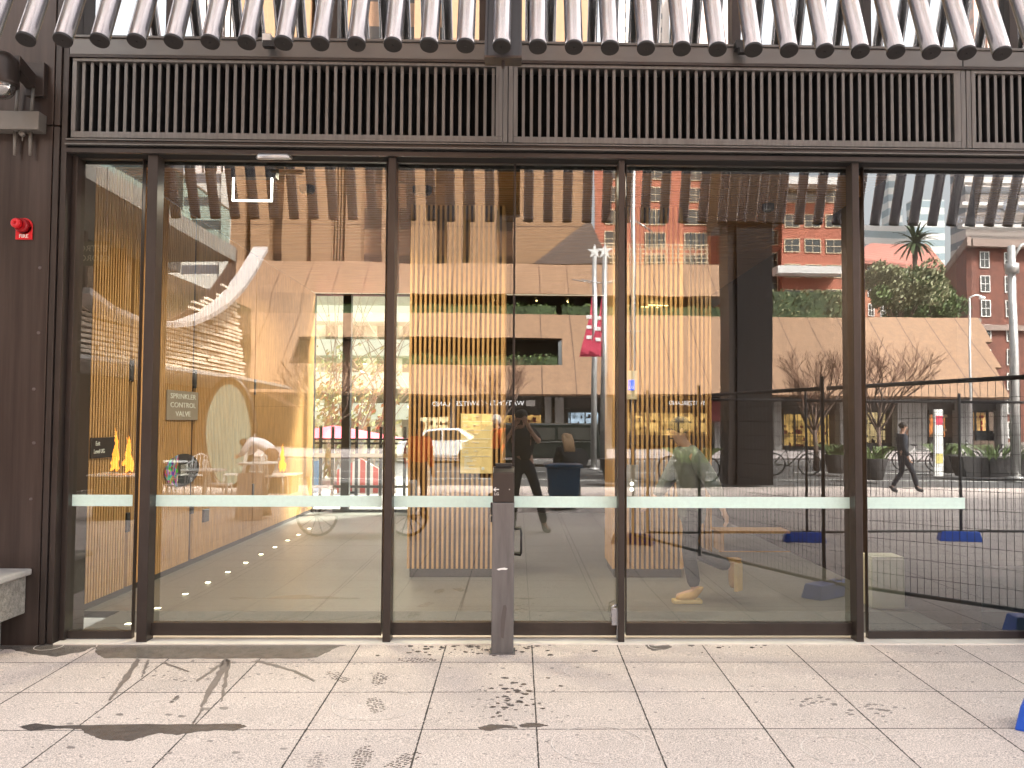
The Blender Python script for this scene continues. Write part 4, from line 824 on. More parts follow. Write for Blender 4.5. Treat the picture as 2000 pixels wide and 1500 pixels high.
# balcony building over the pavilion
bb = thing('balcony_building', 'grey office block with a concrete balcony slab above the timber pavilion', 'building', (PX-3, VY(24), ZP))
b = MB(); b.box(PX-8, PX-.3, VY(25.6), VY(11), 6.2, 6.62); b.build('balcony_slab', concrete, bb)
b = MB(); b.box(PX-.5, PX-.45, VY(25.4), VY(12), 6.63, 7.7); b.build('glass_balustrade', glass('balustrade_glass', .06, (.7, .8, .78)), bb)
b = MB(); b.tube([(PX-.47, VY(12), 7.72), (PX-.47, VY(25.4), 7.72)], .03, 8); b.build('handrail', steel, bb)
b = MB(); b.box(PX-3.2, PX-3, VY(36), VY(11), 2.75, 6.19); b.build('glazing', glz, bb)
for k in range(7): b = MB(); y = VY(13+k*2.1); b.box(PX-3.0, PX-2.6, y-.12, y, 2.75, 6.19); b.build('column', mat('red_column', (.12, .06, .045), .6), bb)
text('sign_text', 'BISTRO', (PX-2.95, VY(14.6), 4.9), .42, mat('gold_letters', (.65, .5, .25), .4), bb, u=(0, -1, 0)) if False else None
b = MB(); b.box(PX-9, PX-3.6, VY(30), VY(19), 6.63, 11); b.build('upper_block', stripes('pale_floor_bands', (.55, .53, .5), (.07, .08, .085), 2, 3.2, .5, .4, 0., .1), bb)
# mirrored gilt writing on a banner in front of the timber wall
p = V(182, 495, 14); bs_ = thing('hanging_sign', 'small bistro sign with pale letters mirrored in the leftmost pane', 'sign', (p.x, p.y, p.z-.3))
b = MB(); b.box(p.x-.26, p.x+.26, p.y-.03, p.y-.01, p.z-.2, p.z+.2); b.build('board', mat('sign_olive', (.10, .075, .03), .5), bs_)
b = MB(); b.tube([(p.x-.2, p.y-.02, p.z+.2), (p.x-.2, p.y-.02, 6.2)], .008, 6); b.tube([(p.x+.2, p.y-.02, p.z+.2), (p.x+.2, p.y-.02, 6.2)], .008, 6); b.build('hanger', steel, bs_)
pl_ = mat('pale_letters', (.7, .62, .45), .5); text('sign_text', 'BISTRO', (p.x, p.y-.005, p.z+.08), .14, pl_, bs_, u=(-1, 0, 0)); text('sign_text', 'GEORGE', (p.x, p.y-.005, p.z-.08), .14, pl_, bs_, u=(-1, 0, 0))
# ---- dark canopy column
dc = mat('dark_column', (.012, .009, .009), .4, .3, var=.2)
ct = thing('canopy_column', 'massive dark column carrying a wide canopy beam out on the plaza', 'column', (VX(1466, 23), VY(23), ZP))
b = MB(); b.box(VX(1440, 22.8), VX(1510, 22.8), VY(24), VY(22.8), ZP, VZ(430, 22.8)); b.build('shaft', dc, ct)
b = MB(); b.box(VX(1423, 22.9), VX(1439, 22.9), VY(23.9), VY(22.9), ZP, VZ(430, 22.8)); b.build('side_fin', bronze2, ct)
b = MB(); b.box(VX(1408, 22.8), VX(1530, 22.8), VY(24.5), VY(22.7), VZ(430, 22.8)+.01, VZ(250, 22.8)); b.build('canopy_beam', dc, ct)
# ---- temporary fence
galv = mat('fence_steel', (.09, .085, .085), .5, .6); bluep = mat('blue_plastic', (.01, .09, .55), .4, var=.1); purp = mat('navy_plastic', (.03, .03, .22), .5, var=.1)
def fpanel(p, q, label, posts=(1, 1)):
    p = Vector(p); q = Vector(q); zg = (gz(p.y), gz(q.y)); L_ = (q-p).length; u = (q-p)/L_
    t = thing('mesh_fence_panel', label, 'fence', ((p.x+q.x)/2, (p.y+q.y)/2, ZP), 'temporary mesh fence panels')
    def pt(s, h): c = p+u*s*L_; return Vector((c.x, c.y, zg[0]+(zg[1]-zg[0])*s+h))
    b = MB(); b.tube([pt(0, .13), pt(1, .13)], .017, 8); b.tube([pt(0, 1.93), pt(1, 1.93)], .019, 8); [b.tube([pt(s, .08), pt(s, 2.05)], .019, 8) for s in (0, 1) if posts[s]]; b.build('frame', galv, t)
    b = MB(); n = int(L_/.06)
    for i in range(1, n): b.tube([pt(i/n, .13), pt(i/n, 1.93)], .0022, 4, False)
    for k in range(1, 12): b.tube([pt(0, .13+k*.15), pt(1, .13+k*.15)], .0025, 4, False)
    b.build('mesh', galv, t, fix=False)
def fblock(x, y, rz, label, m):
    t = thing('fence_block', label, 'fence foot', (x, y, gz(y)), 'plastic fence feet'); z = gz(y); c_, s_ = math.cos(rz), math.sin(rz)
    def q(u, v, h): return Vector((x+u*c_-v*s_, y+u*s_+v*c_, z+h))
    b = MB(); lo = [q(-.28, -.11, 0), q(.28, -.11, 0), q(.28, .11, 0), q(-.28, .11, 0)]; hi = [q(-.25, -.085, .135), q(.25, -.085, .135), q(.25, .085, .135), q(-.25, .085, .135)]
    b.add(lo+hi, [(0, 3, 2, 1), (4, 5, 6, 7), (0, 1, 5, 4), (1, 2, 6, 5), (2, 3, 7, 6), (3, 0, 4, 7)]); b.build('foot_body', m, t, .012)
    b = MB(); b.lathe(q(0, 0, .136), [(.04, 0), (.04, .012), (.028, .012)], 14); b.lathe(q(.16, 0, .136), [(.03, 0), (.03, .008)], 12); b.build('socket', blk, t)
FA = Vector((2.9, 4.52, 0)); FB = Vector((4.05, 6.12, 0)); FC = Vector((1.55, 1.0, 0))
fpanel(FB, FA, 'mesh fence panel nearest the right fixed pane', (1, 0)); fpanel(FA+Vector((-.03, -.06, 0)), FA+(FC-FA)*.56, 'mesh fence panel running away behind the right door', (1, 0)); fpanel(FA+(FC-FA)*.58, FC, 'farther mesh fence panel behind the right door')
F2 = [(1.75, .75), (3.95, .65), (6.15, .55), (8.35, .45)]
for i in range(3): fpanel((F2[i][0]+.03, F2[i][1], 0), (F2[i+1][0]-.03, F2[i+1][1], 0), ['left', 'middle', 'right'][i]+' panel of the straight mesh fence across the plaza', (1, int(i == 2)))
fblock(2.90, 4.50, -.63, 'blue fence foot at the lower right edge of the pavement', bluep); fblock(3.95, 6.13, .1, 'blue fence foot by the right threshold', bluep); fblock(1.55, .95, .3, 'navy fence foot at the far corner of the fence', purp)
fblock(3.95, .65, .2, 'blue fence foot under the first far fence joint', bluep); fblock(6.15, .55, .2, 'blue fence foot under the second far fence joint', bluep)
# ---- poles and banners
polem = mat('grey_pole', (.5, .49, .48), .4, .6)
def pole(px, Z, pyt, r0, r1, lb, extra=None, name='street_pole', cat='pole'):
    x = VX(px, Z); y = VY(Z); zt2 = VZ(pyt, Z); t = thing(name, lb, cat, (x, y, ZP)); b = MB(); b.tube([(x, y, ZP), (x, y, ZP+(zt2-ZP)*.4), (x, y, zt2)], [r0, r0*.95, r1], 14); b.lathe((x, y, ZP), [(r0*1.8, 0), (r0*1.8, .05), (r0, .08)], 14); b.build('shaft', polem, t); return t, x, y, zt2
banm = mat('red_banner', (.55, .05, .1), .7, var=.1)
for i, (px, Zq, lb) in enumerate(((1161, 30, 'left flagpole with a furled red banner and star top'), (1180, 28.5, 'right flagpole with a furled red banner and star top'))):
    t, x, y, zt2 = pole(px, Zq, 498, .11, .08, lb, name='flagpole', cat='flagpole')
    b = MB(); pts = []
    for k in range(10): a = math.pi/2+k*math.pi/5; r_ = .26 if k % 2 == 0 else .1; pts.append((x+r_*math.cos(a), y-.03, zt2+.15+r_*math.sin(a)))
    b.slab(pts, (0, .06, 0)); b.build('star', white, t)
    b = MB(); zb0, zb1 = VZ(695, Zq), VZ(575, Zq)
    b.slab([(x-.1, y, zb1), (x-.18, y+.05, zb1-.7), (x-.5, y+.08, zb0+.2), (x-.55, y, zb0), (x-.1, y, zb0)], (0, .03, 0)); bn = b.build('banner', banm, t)
    for k in range(3): b = MB(); zz = zb1-.75-k*.35; b.box(x-.3, x-.12, y+.085, y+.095, zz-.06, zz+.06); b.build('banner_mark', sign_w, bn)
    b = MB(); za_ = VZ(552, Zq)
    for s in (-1, 1): b.tube([(x, y, za_), (x+s*.75, y, za_+.12)], .02, 6)
    b.build('cross_arm', polem, t)
t, x, y, z_ = pole(1236, 24, 200, .065, .05, 'tall slim street pole with two short arms behind the right door')
b = MB(); za_ = VZ(450, 24)
for s in (-1, 1): b.tube([(x, y, za_+.35), (x+s*.55, y, za_)], .025, 8)
b.box(x-.25, x+.28, y-.02, y+.02, VZ(645, 24), VZ(642, 24)); b.build('arms', polem, t)
t, x, y, z_ = pole(1983, 26, 470, .15, .11, 'thick tapered street light pole at the right')
b = MB(); za_ = VZ(500, 26); b.tube([(x, y, za_), (x+.3, y, za_+.5), (x+.9, y, za_+.6)], .05, 8); b.lathe((x, y, za_-.4), [(.2, 0), (.2, .3)], 14); b.build('arms', polem, t)
t, x, y, z_ = pole(1897, 45, 575, .07, .05, 'slim lamp post with a curved arm in front of the brick warehouse')
b = MB(); b.tube([(x, y, z_), (x+.3, y, z_+.15), (x+.6, y, z_+.1)], .04, 8); b.ball((x+.65, y, z_), .18, .12, .1, 8); b.build('lamp_arm', white, t)
# ---- trees
barkm = mat('bark', (.13, .085, .065), .9, var=.3, vs=10); twig = mat('twig', (.20, .11, .075), .9)
def bare(px, Z, pyt, lb, seed, spread=1.):
    random.seed(seed); x, y = VX(px, Z), VY(Z); H_ = VZ(pyt, Z)-ZP; t = thing('bare_tree', lb, 'tree', (x, y, ZP), 'bare street trees'); b = MB(); tw = MB()
    b.tube([(x, y, ZP), (x+.03, y, ZP+H_*.18), (x, y, ZP+H_*.33)], [.11, .085, .07], 8)
    def br_(p, d, L_, r, k):
        q = p+d*L_; m_ = p+d*L_*.5+Vector((random.gauss(0, .04), random.gauss(0, .04), 0))*L_; (b if r > .02 else tw).tube([p, m_, q], [r, r*.85, r*.7], 6 if r > .02 else 3, False)
        if k == 0: return
        for _ in range(3 if k > 2 else 4):
            nd = (d+Vector((random.gauss(0, .38)*spread, random.gauss(0, .38)*spread, random.uniform(-.05, .3)))).normalized(); br_(q if random.random() < .6 else m_, nd, L_*random.uniform(.62, .85), max(.006, r*.6), k-1)
    for i in range(6): a = i*1.05; br_(Vector((x, y, ZP+H_*(.28+.03*(i % 3)))), Vector((math.cos(a)*.5*spread, math.sin(a)*.5, 1)).normalized(), H_*.24, .045, 4)
    b.build('trunk', barkm, t, fix=False); tw.build('twigs', twig, t, fix=False)
bare(1590, 29, 665, 'wide bare street tree with reddish twigs behind the right door', 5, 1.15); bare(1716, 30, 650, 'bare street tree behind the right fixed pane', 8, 1.2)
bare(975, 40, 690, 'bare street tree behind the photographer', 12, 1.2); bare(640, 26, 650, 'bare tree behind the cargo bike', 14, 1.3)
def green(px, Z, pyb, pyt, w, lb, ms, n, seed, name='leafy_tree'):
    random.seed(seed); x, y = VX(px, Z), VY(Z); z0, z1_ = VZ(pyb, Z), VZ(pyt, Z); t = thing(name, lb, 'tree', (x, y, ZP)); b = MB(); b.tube([(x, y, ZP), (x, y, z0), (x+.2, y, (z0+z1_)/2)], [.35, .25, .1], 8)
    for k in range(7): a = k*.9; b.tube([(x, y, z0*.8), (x+math.cos(a)*w*.35, y+math.sin(a)*w*.3, (z0+z1_)/2+.3*k)], [.12, .04], 6)
    b.build('trunk', barkm, t)
    cl = [(Vector((x+random.uniform(-.42, .42)*w, y+random.uniform(-.35, .35)*w, random.uniform(z0, z1_))), random.uniform(.12, .24)*w) for _ in range(22)]
    cl = [c for c in cl if ((c[0].x-x)/(w*.55))**2+((c[0].z-(z0+z1_)/2)/((z1_-z0)*.6))**2 < 1]
    for mi, m in enumerate(ms):
        b = MB()
        def f():
            c, r = random.choice(cl[mi::len(ms)] or cl); v = Vector((random.gauss(0, 1), random.gauss(0, 1), random.gauss(0, .7))).normalized()*r*random.uniform(.75, 1.05); return c+v
        leaves(b, f, n//len(ms), .28*w/9); b.build('crown', m, t, fix=False)
green(1760, 88, 612, 522, 7.2, 'bushy pale flowering tree behind the right pane', [leafy, leafm], 9000, 3); green(1838, 92, 612, 550, 6, 'green rounded tree right of the flowering tree', [leafm, leafm], 6000, 9)
random.seed(20); x, y = VX(1792, 108), VY(108); z1_ = VZ(465, 108); pt_ = thing('palm_tree', 'palm tree rising behind the tiled roof', 'tree', (x, y, ZP)); b = MB(); b.tube([(x, y, ZP), (x, y, z1_)], [.4, .3], 8); b.build('trunk', barkm, pt_); b = MB()
for k in range(60):
    a = random.uniform(0, 6.28); el = random.uniform(-.5, 1.3); prev = Vector((x, y, z1_)); d = Vector((math.cos(a)*math.cos(el), math.sin(a)*math.cos(el), math.sin(el))); w_ = d.cross(Vector((0, 0, 1))).normalized()
    for s in range(5): q = prev+d*.62; ww = .28*(1-s/6); b.add([prev-w_*ww, prev+w_*ww, q+w_*ww*.8, q-w_*ww*.8], [(0, 1, 2, 3)]); prev = q; d = (d+Vector((0, 0, -.22))).normalized()
b.build('fronds', leafd, pt_, fix=False)
# ---- planters, totem, bins, bollards
def planter(px, Z, w, lb, long=False, plant=True, seed=1):
    random.seed(seed); x, y = VX(px, Z), VY(Z); t = thing('planter', lb, 'planter', (x, y, ZP), 'dark planters on the plaza'); b = MB(); h = .62
    if long: b.add([(x-w*.44, y-.35, ZP), (x+w*.44, y-.35, ZP), (x+w*.44, y+.35, ZP), (x-w*.44, y+.35, ZP), (x-w*.5, y-.45, ZP+h), (x+w*.5, y-.45, ZP+h), (x+w*.5, y+.45, ZP+h), (x-w*.5, y+.45, ZP+h)], [(0, 3, 2, 1), (4, 5, 6, 7), (0, 1, 5, 4), (1, 2, 6, 5), (2, 3, 7, 6), (3, 0, 4, 7)])
    else: b.lathe((x, y, ZP), [(w*.3, 0), (w*.5, h), (w*.45, h), (w*.44, h-.05)], 24)
    b.build('pot', mat('planter_dark', (.045, .04, .04), .6), t, .01)
    if plant:
        b = MB()
        for k in range(70):
            a = random.uniform(0, 6.28); r_ = random.uniform(0, w*.4); p = Vector((x+r_*math.cos(a), y+r_*math.sin(a), ZP+h-.05)); d = Vector((math.cos(a)*.5, math.sin(a)*.5, 1)).normalized(); w_ = d.cross(Vector((.3, .8, .1))).normalized()
            for s in range(4): q = p+d*.16; ww = .035*(1-s/5); b.add([p-w_*ww, p+w_*ww, q+w_*ww, q-w_*ww], [(0, 1, 2, 3)]); p = q; d = (d+Vector((math.cos(a)*.25, math.sin(a)*.25, -.15))).normalized()
        b.build('plant', leafm, t, fix=False)
planter(1706, 25, .85, 'round planter with grassy plant just right of the doorpost', seed=2); planter(1846, 29, .95, 'round planter with plant beside the totem', seed=3); planter(1630, 28, .8, 'round planter behind the narrow pale pillar', seed=4); planter(1350, 22, .9, 'planter with dark shrub behind the walking visitor', seed=5)
planter(1945, 27, 2.6, 'long dark planter trough at the far right', True, seed=6)
planter(1200, 24, .8, 'dark planter left of the right mullion', plant=False)
t = thing('info_totem', 'slim white information totem with red and yellow graphics', 'totem', (VX(1832, 27), VY(27), ZP)); x, y = VX(1832, 27), VY(27); z1_ = VZ(795, 27)
b = MB(); b.box(x-.14, x+.14, y-.06, y+.06, ZP, z1_); b.build('body', white, t, .005); b = MB(); b.box(x-.11, x+.11, y+.061, y+.066, z1_-.5, z1_-.2); b.build('red_graphic', banm, t); b = MB(); b.box(x-.11, x+.11, y+.061, y+.066, ZP+.4, ZP+.7); b.build('yellow_graphic', mat('yellow_ink', (.7, .6, .2), .6), t)
def bin_(px, Z, w, h, m, lb):
    x, y = VX(px, Z), VY(Z); t = thing('wheelie_bin', lb, 'bin', (x, y, ZP)); b = MB(); k = .8
    b.add([(x-w/2*k, y-w/2*k, ZP+.05), (x+w/2*k, y-w/2*k, ZP+.05), (x+w/2*k, y+w/2*k, ZP+.05), (x-w/2*k, y+w/2*k, ZP+.05), (x-w/2, y-w/2, ZP+h), (x+w/2, y-w/2, ZP+h), (x+w/2, y+w/2, ZP+h), (x-w/2, y+w/2, ZP+h)], [(0, 3, 2, 1), (4, 5, 6, 7), (0, 1, 5, 4), (1, 2, 6, 5), (2, 3, 7, 6), (3, 0, 4, 7)]); b.build('body', m, t, .02)
    b = MB(); b.box(x-w/2-.04, x+w/2+.04, y-w/2-.03, y+w/2+.05, ZP+h+.002, ZP+h+.06); b.build('lid', m, t, .02)
    for s in (-1, 1): b = MB(); b.lathe((x+s*(w/2*k+.0)-.02, y-w*.35, ZP+.09), [(.09, 0), (.09, .04)], 16, 'x'); b.build('wheel', blk, t)
bin_(1100, 16.3, .62, .78, mat('teal_bin', (.008, .06, .13), .4, var=.1), 'dark teal wheelie bin to the right of the photographer')
# ---- bicycles
def wheel_(b, c, r, ang=0.):
    c = Vector(c); u = Vector((math.cos(ang), math.sin(ang), 0)); n = 28; b.tube([c+u*r*math.cos(2*math.pi*i/n)+Vector((0, 0, r*math.sin(2*math.pi*i/n))) for i in range(n+1)], .022*r/.3, 8, False)
def spokes(b, c, r, ang=0., n=10, rr=.008):
    c = Vector(c); u = Vector((math.cos(ang), math.sin(ang), 0)); w = Vector((-u.y, u.x, 0))
    for i in range(n): a = 2*math.pi*i/n; b.tube([c, c+u*r*.95*math.cos(a)+Vector((0, 0, r*.95*math.sin(a)))], rr, 4, False)
    b.tube([c-w*.04, c+w*.04], .03, 8)
def bicycle(px, Z, ang, lb, m=None):
    x, y = VX(px, Z), VY(Z); t = thing('bicycle', lb, 'bicycle', (x, y, ZP), 'parked share bicycles'); u = Vector((math.cos(ang), math.sin(ang), 0)); c = Vector((x, y, ZP)); Zu = Vector((0, 0, 1))
    A = c-u*.52+Zu*.34; B_ = c+u*.52+Zu*.34
    for q in (A, B_):
        b = MB(); wheel_(b, q, .33, ang); w = b.build('wheel', blk, t); b = MB(); spokes(b, q, .33, ang, 12, .003); b.build('spokes', alu, w)
    b = MB(); st = c-u*.16+Zu*.78; hd_ = c+u*.38+Zu*.82; bbp = c-u*.08+Zu*.3
    for a_, c_ in ((A, bbp), (bbp, hd_), (st, hd_-Zu*.06), (A, st), (bbp, st+Zu*.1), (hd_+Zu*.16, B_)): b.tube([a_, c_], .017, 8)
    b.build('bike_frame', m or polem, t); b = MB(); w = Vector((-u.y, u.x, 0)); b.tube([hd_+Zu*.17-w*.28, hd_+Zu*.2, hd_+Zu*.17+w*.28], .013, 8); b.build('handlebar', blk, t); b = MB(); b.ball(st+Zu*.13, .12, .09, .03, 8); b.build('saddle', blk, t)
bicycle(1880-15, 31, .3, 'silver share bicycle beside the round planter by the totem'); bicycle(1795, 30, .5, 'share bicycle left of the totem'); bicycle(1965, 30, .2, 'dark bicycle behind the long trough', blk); bicycle(1345, 24, .4, 'silver bicycle behind the walking visitor'); bicycle(1545, 27, .2, 'bicycle right of the massive dark column', blk)
# cargo bike
Zc = 12.3; x, y = VX(622, Zc), VY(Zc); cbk = thing('cargo_bike', 'cargo bike with a long white box parked behind the left doors', 'cargo bike', (x+.6, y, ZP))
r = .275; x2 = VX(798, Zc)
for q in ((x, y, ZP+r+.02), (x2, y, ZP+r+.02)):
    b = MB(); wheel_(b, q, r); w = b.build('wheel', blk, cbk); b = MB(); spokes(b, q, r*.97, 0, 10, .009); b.build('spokes', blk, w)
b = MB(); zz = VZ(1004, Zc); b.tube([(x, y, ZP+r), (x+.12, y, zz+.25), (x+.3, y, zz), (x+.4, y, zz-.02), (x2, y, zz-.02), (x2, y, ZP+r)], .022, 8); b.build('bike_frame', blk, cbk)
b = MB(); b.box(VX(660, Zc), VX(812, Zc), y-.3, y+.3, zz+.0, VZ(940, Zc)); b.build('cargo_box', mat('box_white', (.62, .65, .62), .5), cbk, .02)
b = MB(); b.tube([(x-.05, y+.02, ZP+r+.1), (x-.13, y+.02, VZ(935, Zc))], .03, 8); b.build('fork', mat('yellow_paint', (.5, .33, .08), .5), cbk)
b = MB(); b.tube([(x-.13, y-.25, VZ(933, Zc)), (x-.13, y+.25, VZ(933, Zc))], .014, 8); b.build('handlebar', blk, cbk)
# sandwich board leaning under the waiter
Zs = 14.5; pA, pB = V(470, 1055, Zs), V(515, 1055, Zs)
sb = thing('a_frame_board', 'pale folding menu board standing by the cafe', 'menu board', (pA.x+.2, pA.y, ZP)); zt3 = VZ(925, Zs)
for s in (-1, 1): b = MB(); b.slab([(pA.x, pA.y+s*.28, ZP+.02), (pB.x+.06, pA.y+s*.28, ZP+.02), (pB.x-.02, pA.y+s*.03, zt3), (pA.x-.05, pA.y+s*.03, zt3)], (0, .02*s, 0)); b.build('board', mat('board_pink', (.55, .42, .36), .6), sb, .004)
b = MB(); b.tube([(pA.x, pA.y-.28, ZP+.06), (pA.x, pA.y+.28, ZP+.06)], .01, 6); b.tube([(pB.x, pA.y-.28, ZP+.06), (pB.x, pA.y+.28, ZP+.06)], .01, 6); b.build('brace', blk, sb)
# ---- vehicles
def vehicle(name, lb, cat, pa, pb, Z, pyt, body, prof, wr=.33, wfront=.2, wrear=.8):
    xa, xb = VX(pa, Z), VX(pb, Z); Lc = xb-xa; y = VY(Z); zg = ZP-.1; H_ = VZ(pyt, Z)-zg; t = thing(name, lb, cat, ((xa+xb)/2, y-.9, zg))
    P = [(xa+u*Lc, y, zg+v*H_) for u, v in prof]; b = MB(); b.slab(P, (0, -1.8, 0)); bd_ = b.build('body', body, t, .06)
    for u in (wfront, wrear):
        for yy in (y+.0, y-1.62):
            b = MB(); b.lathe((xa+u*Lc, yy+.02, zg+wr), [(wr, -.2), (wr, 0), (wr*.6, .01)], 24, 'y'); w = b.build('wheel', blk, t); b = MB(); b.lathe((xa+u*Lc, yy+.035, zg+wr), [(wr*.55, -.02), (wr*.55, .0), (wr*.15, .015)], 20, 'y'); b.build('rim', alu, w)
    return t, xa, Lc, y, zg, H_
carw = mat('car_white', (.75, .75, .76), .25, var=.03, coat=.6); vanb = mat('van_black', (.012, .016, .014), .2, var=.05, coat=.6)
cz = 36.
t, xa, Lc, y, zg, H_ = vehicle('parked_car', 'white hatchback passing behind the left timber pillar', 'car', 772, 948, cz, 838, carw, [(0, .18), (0, .5), (.03, .62), (.2, .68), (.33, .97), (.42, 1.), (.7, 1.), (.9, .72), (1., .62), (1., .2)], wfront=.18, wrear=.8)
b = MB(); b.slab([(xa+.25*Lc, y+.012, zg+.68*H_), (xa+.35*Lc, y+.012, zg+.92*H_), (xa+.52*Lc, y+.012, zg+.95*H_), (xa+.52*Lc, y+.012, zg+.66*H_)], (0, -.01, 0)); b.build('side_window', glz, t); b = MB(); b.slab([(xa+.54*Lc, y+.012, zg+.66*H_), (xa+.54*Lc, y+.012, zg+.95*H_), (xa+.7*Lc, y+.012, zg+.94*H_), (xa+.82*Lc, y+.012, zg+.7*H_)], (0, -.01, 0)); b.build('side_window', glz, t)
b = MB(); b.box(xa-.01, xa+.1, y-.5, y+.01, zg+.5*H_, zg+.6*H_); b.build('headlight', alu, t); b = MB(); b.box(xa+Lc-.1, xa+Lc+.01, y-.5, y+.01, zg+.5*H_, zg+.6*H_); b.build('tail_light', banm, t)
t, xa, Lc, y, zg, H_ = vehicle('parked_van', 'long black van passing behind the photographer', 'van', 905, 1175, 33, 826, vanb, [(0, .2), (0, .55), (.06, .62), (.18, .93), (.25, 1.), (.98, 1.), (1., .5), (1., .2)], wr=.36, wfront=.17, wrear=.84)
for ua, ub in ((.2, .38), (.4, .66), (.68, .95)): b = MB(); b.box(xa+ua*Lc, xa+ub*Lc, y+.003, y+.012, zg+.62*H_, zg+.9*H_); b.build('side_window', glz, t)
b = MB(); b.box(xa+.05*Lc, xa+.97*Lc, y+.004, y+.02, zg+.56*H_, zg+.575*H_); b.build('chrome_trim', alu, t); b = MB(); b.box(xa-.01, xa+.1, y-.5, y+.01, zg+.45*H_, zg+.55*H_); b.build('headlight', alu, t)
# things seen through the rear lobby windows
pk_ = thing('picket_fence', 'black vertical bar fence outside the rear lobby windows', 'fence', (-3.5, 17.2, 0)); b = MB()
for k in range(30): xx = -6+k*.235; b.box(xx, xx+.06, 17.18, 17.22, .02, 1.45)
b.box(-6, 1, 17.17, 17.23, .25, .3); b.box(-6, 1, 17.17, 17.23, 1.1, 1.14); b.build('bars', blk, pk_)
um = thing('red_parasol', 'red cafe parasol beyond the black bar fence', 'parasol', (-5, 22, 0)); b = MB(); b.lathe((-4.6, 22, 1.12), [(1.9, 0), (.05, .32)], 8, sm=False); b.build('canopy', banm, um); b = MB(); b.tube([(-4.6, 22, 0), (-4.6, 22, 1.42)], .025, 8); b.build('pole', white, um)
bx = thing('blue_barrier', 'blue barrier board beyond the black bar fence', 'barrier', (-4.9, 19, 0)); b = MB(); b.slab([(-5.6, 19, .0), (-4.3, 19, .0), (-4.3, 19, .7), (-5.6, 19, .5)], (0, .08, 0)); b.build('board', mat('blue_board', (.03, .16, .35), .6), bx, .005); b = MB(); b.box(-5.5, -5.4, 18.9, 19.3, 0, .04); b.box(-4.5, -4.4, 18.9, 19.3, 0, .04); b.build('foot', blk, bx)
rc_ = thing('striped_barrier', 'red and white striped barrier beyond the rear window', 'barrier', (-3.2, 19, 0)); b = MB(); b.slab([(-3.9, 19, 0), (-2.6, 19, 0), (-2.6, 19, .3), (-3.4, 19, .75), (-3.9, 19, .5)], (0, .08, 0)); b.build('board', stripes('red_white', (.75, .7, .68), (.6, .08, .06), 0, .28, .4, .6), rc_); b = MB(); b.box(-3.6, -3.5, 18.9, 19.3, 0, .04); b.build('foot', blk, rc_)
random.seed(31); tr = thing('leafy_shrub', 'yellow green shrub with thin branches behind the rear windows', 'shrub', (-5, 24, 0)); b = MB(); leaves(b, lambda: (-5.2+random.gauss(0, 1.), 24+random.gauss(0, .5), abs(random.gauss(1.9, .8))), 1600, .08); b.build('foliage', mat('yellow_leaf', (.36, .36, .16), .6, var=.4), tr, fix=False); b = MB()
for k in range(26): b.tube([(-5+random.gauss(0, .5), 24, 0), (-4.6+random.gauss(0, 1.2), 24, 2.4), (-4.4+random.gauss(0, 1.9), 24, 4+random.random()*2)], [.03, .018, .006], 5)
b.build('branches', mat('pale_bark', (.4, .33, .24), .8), tr)
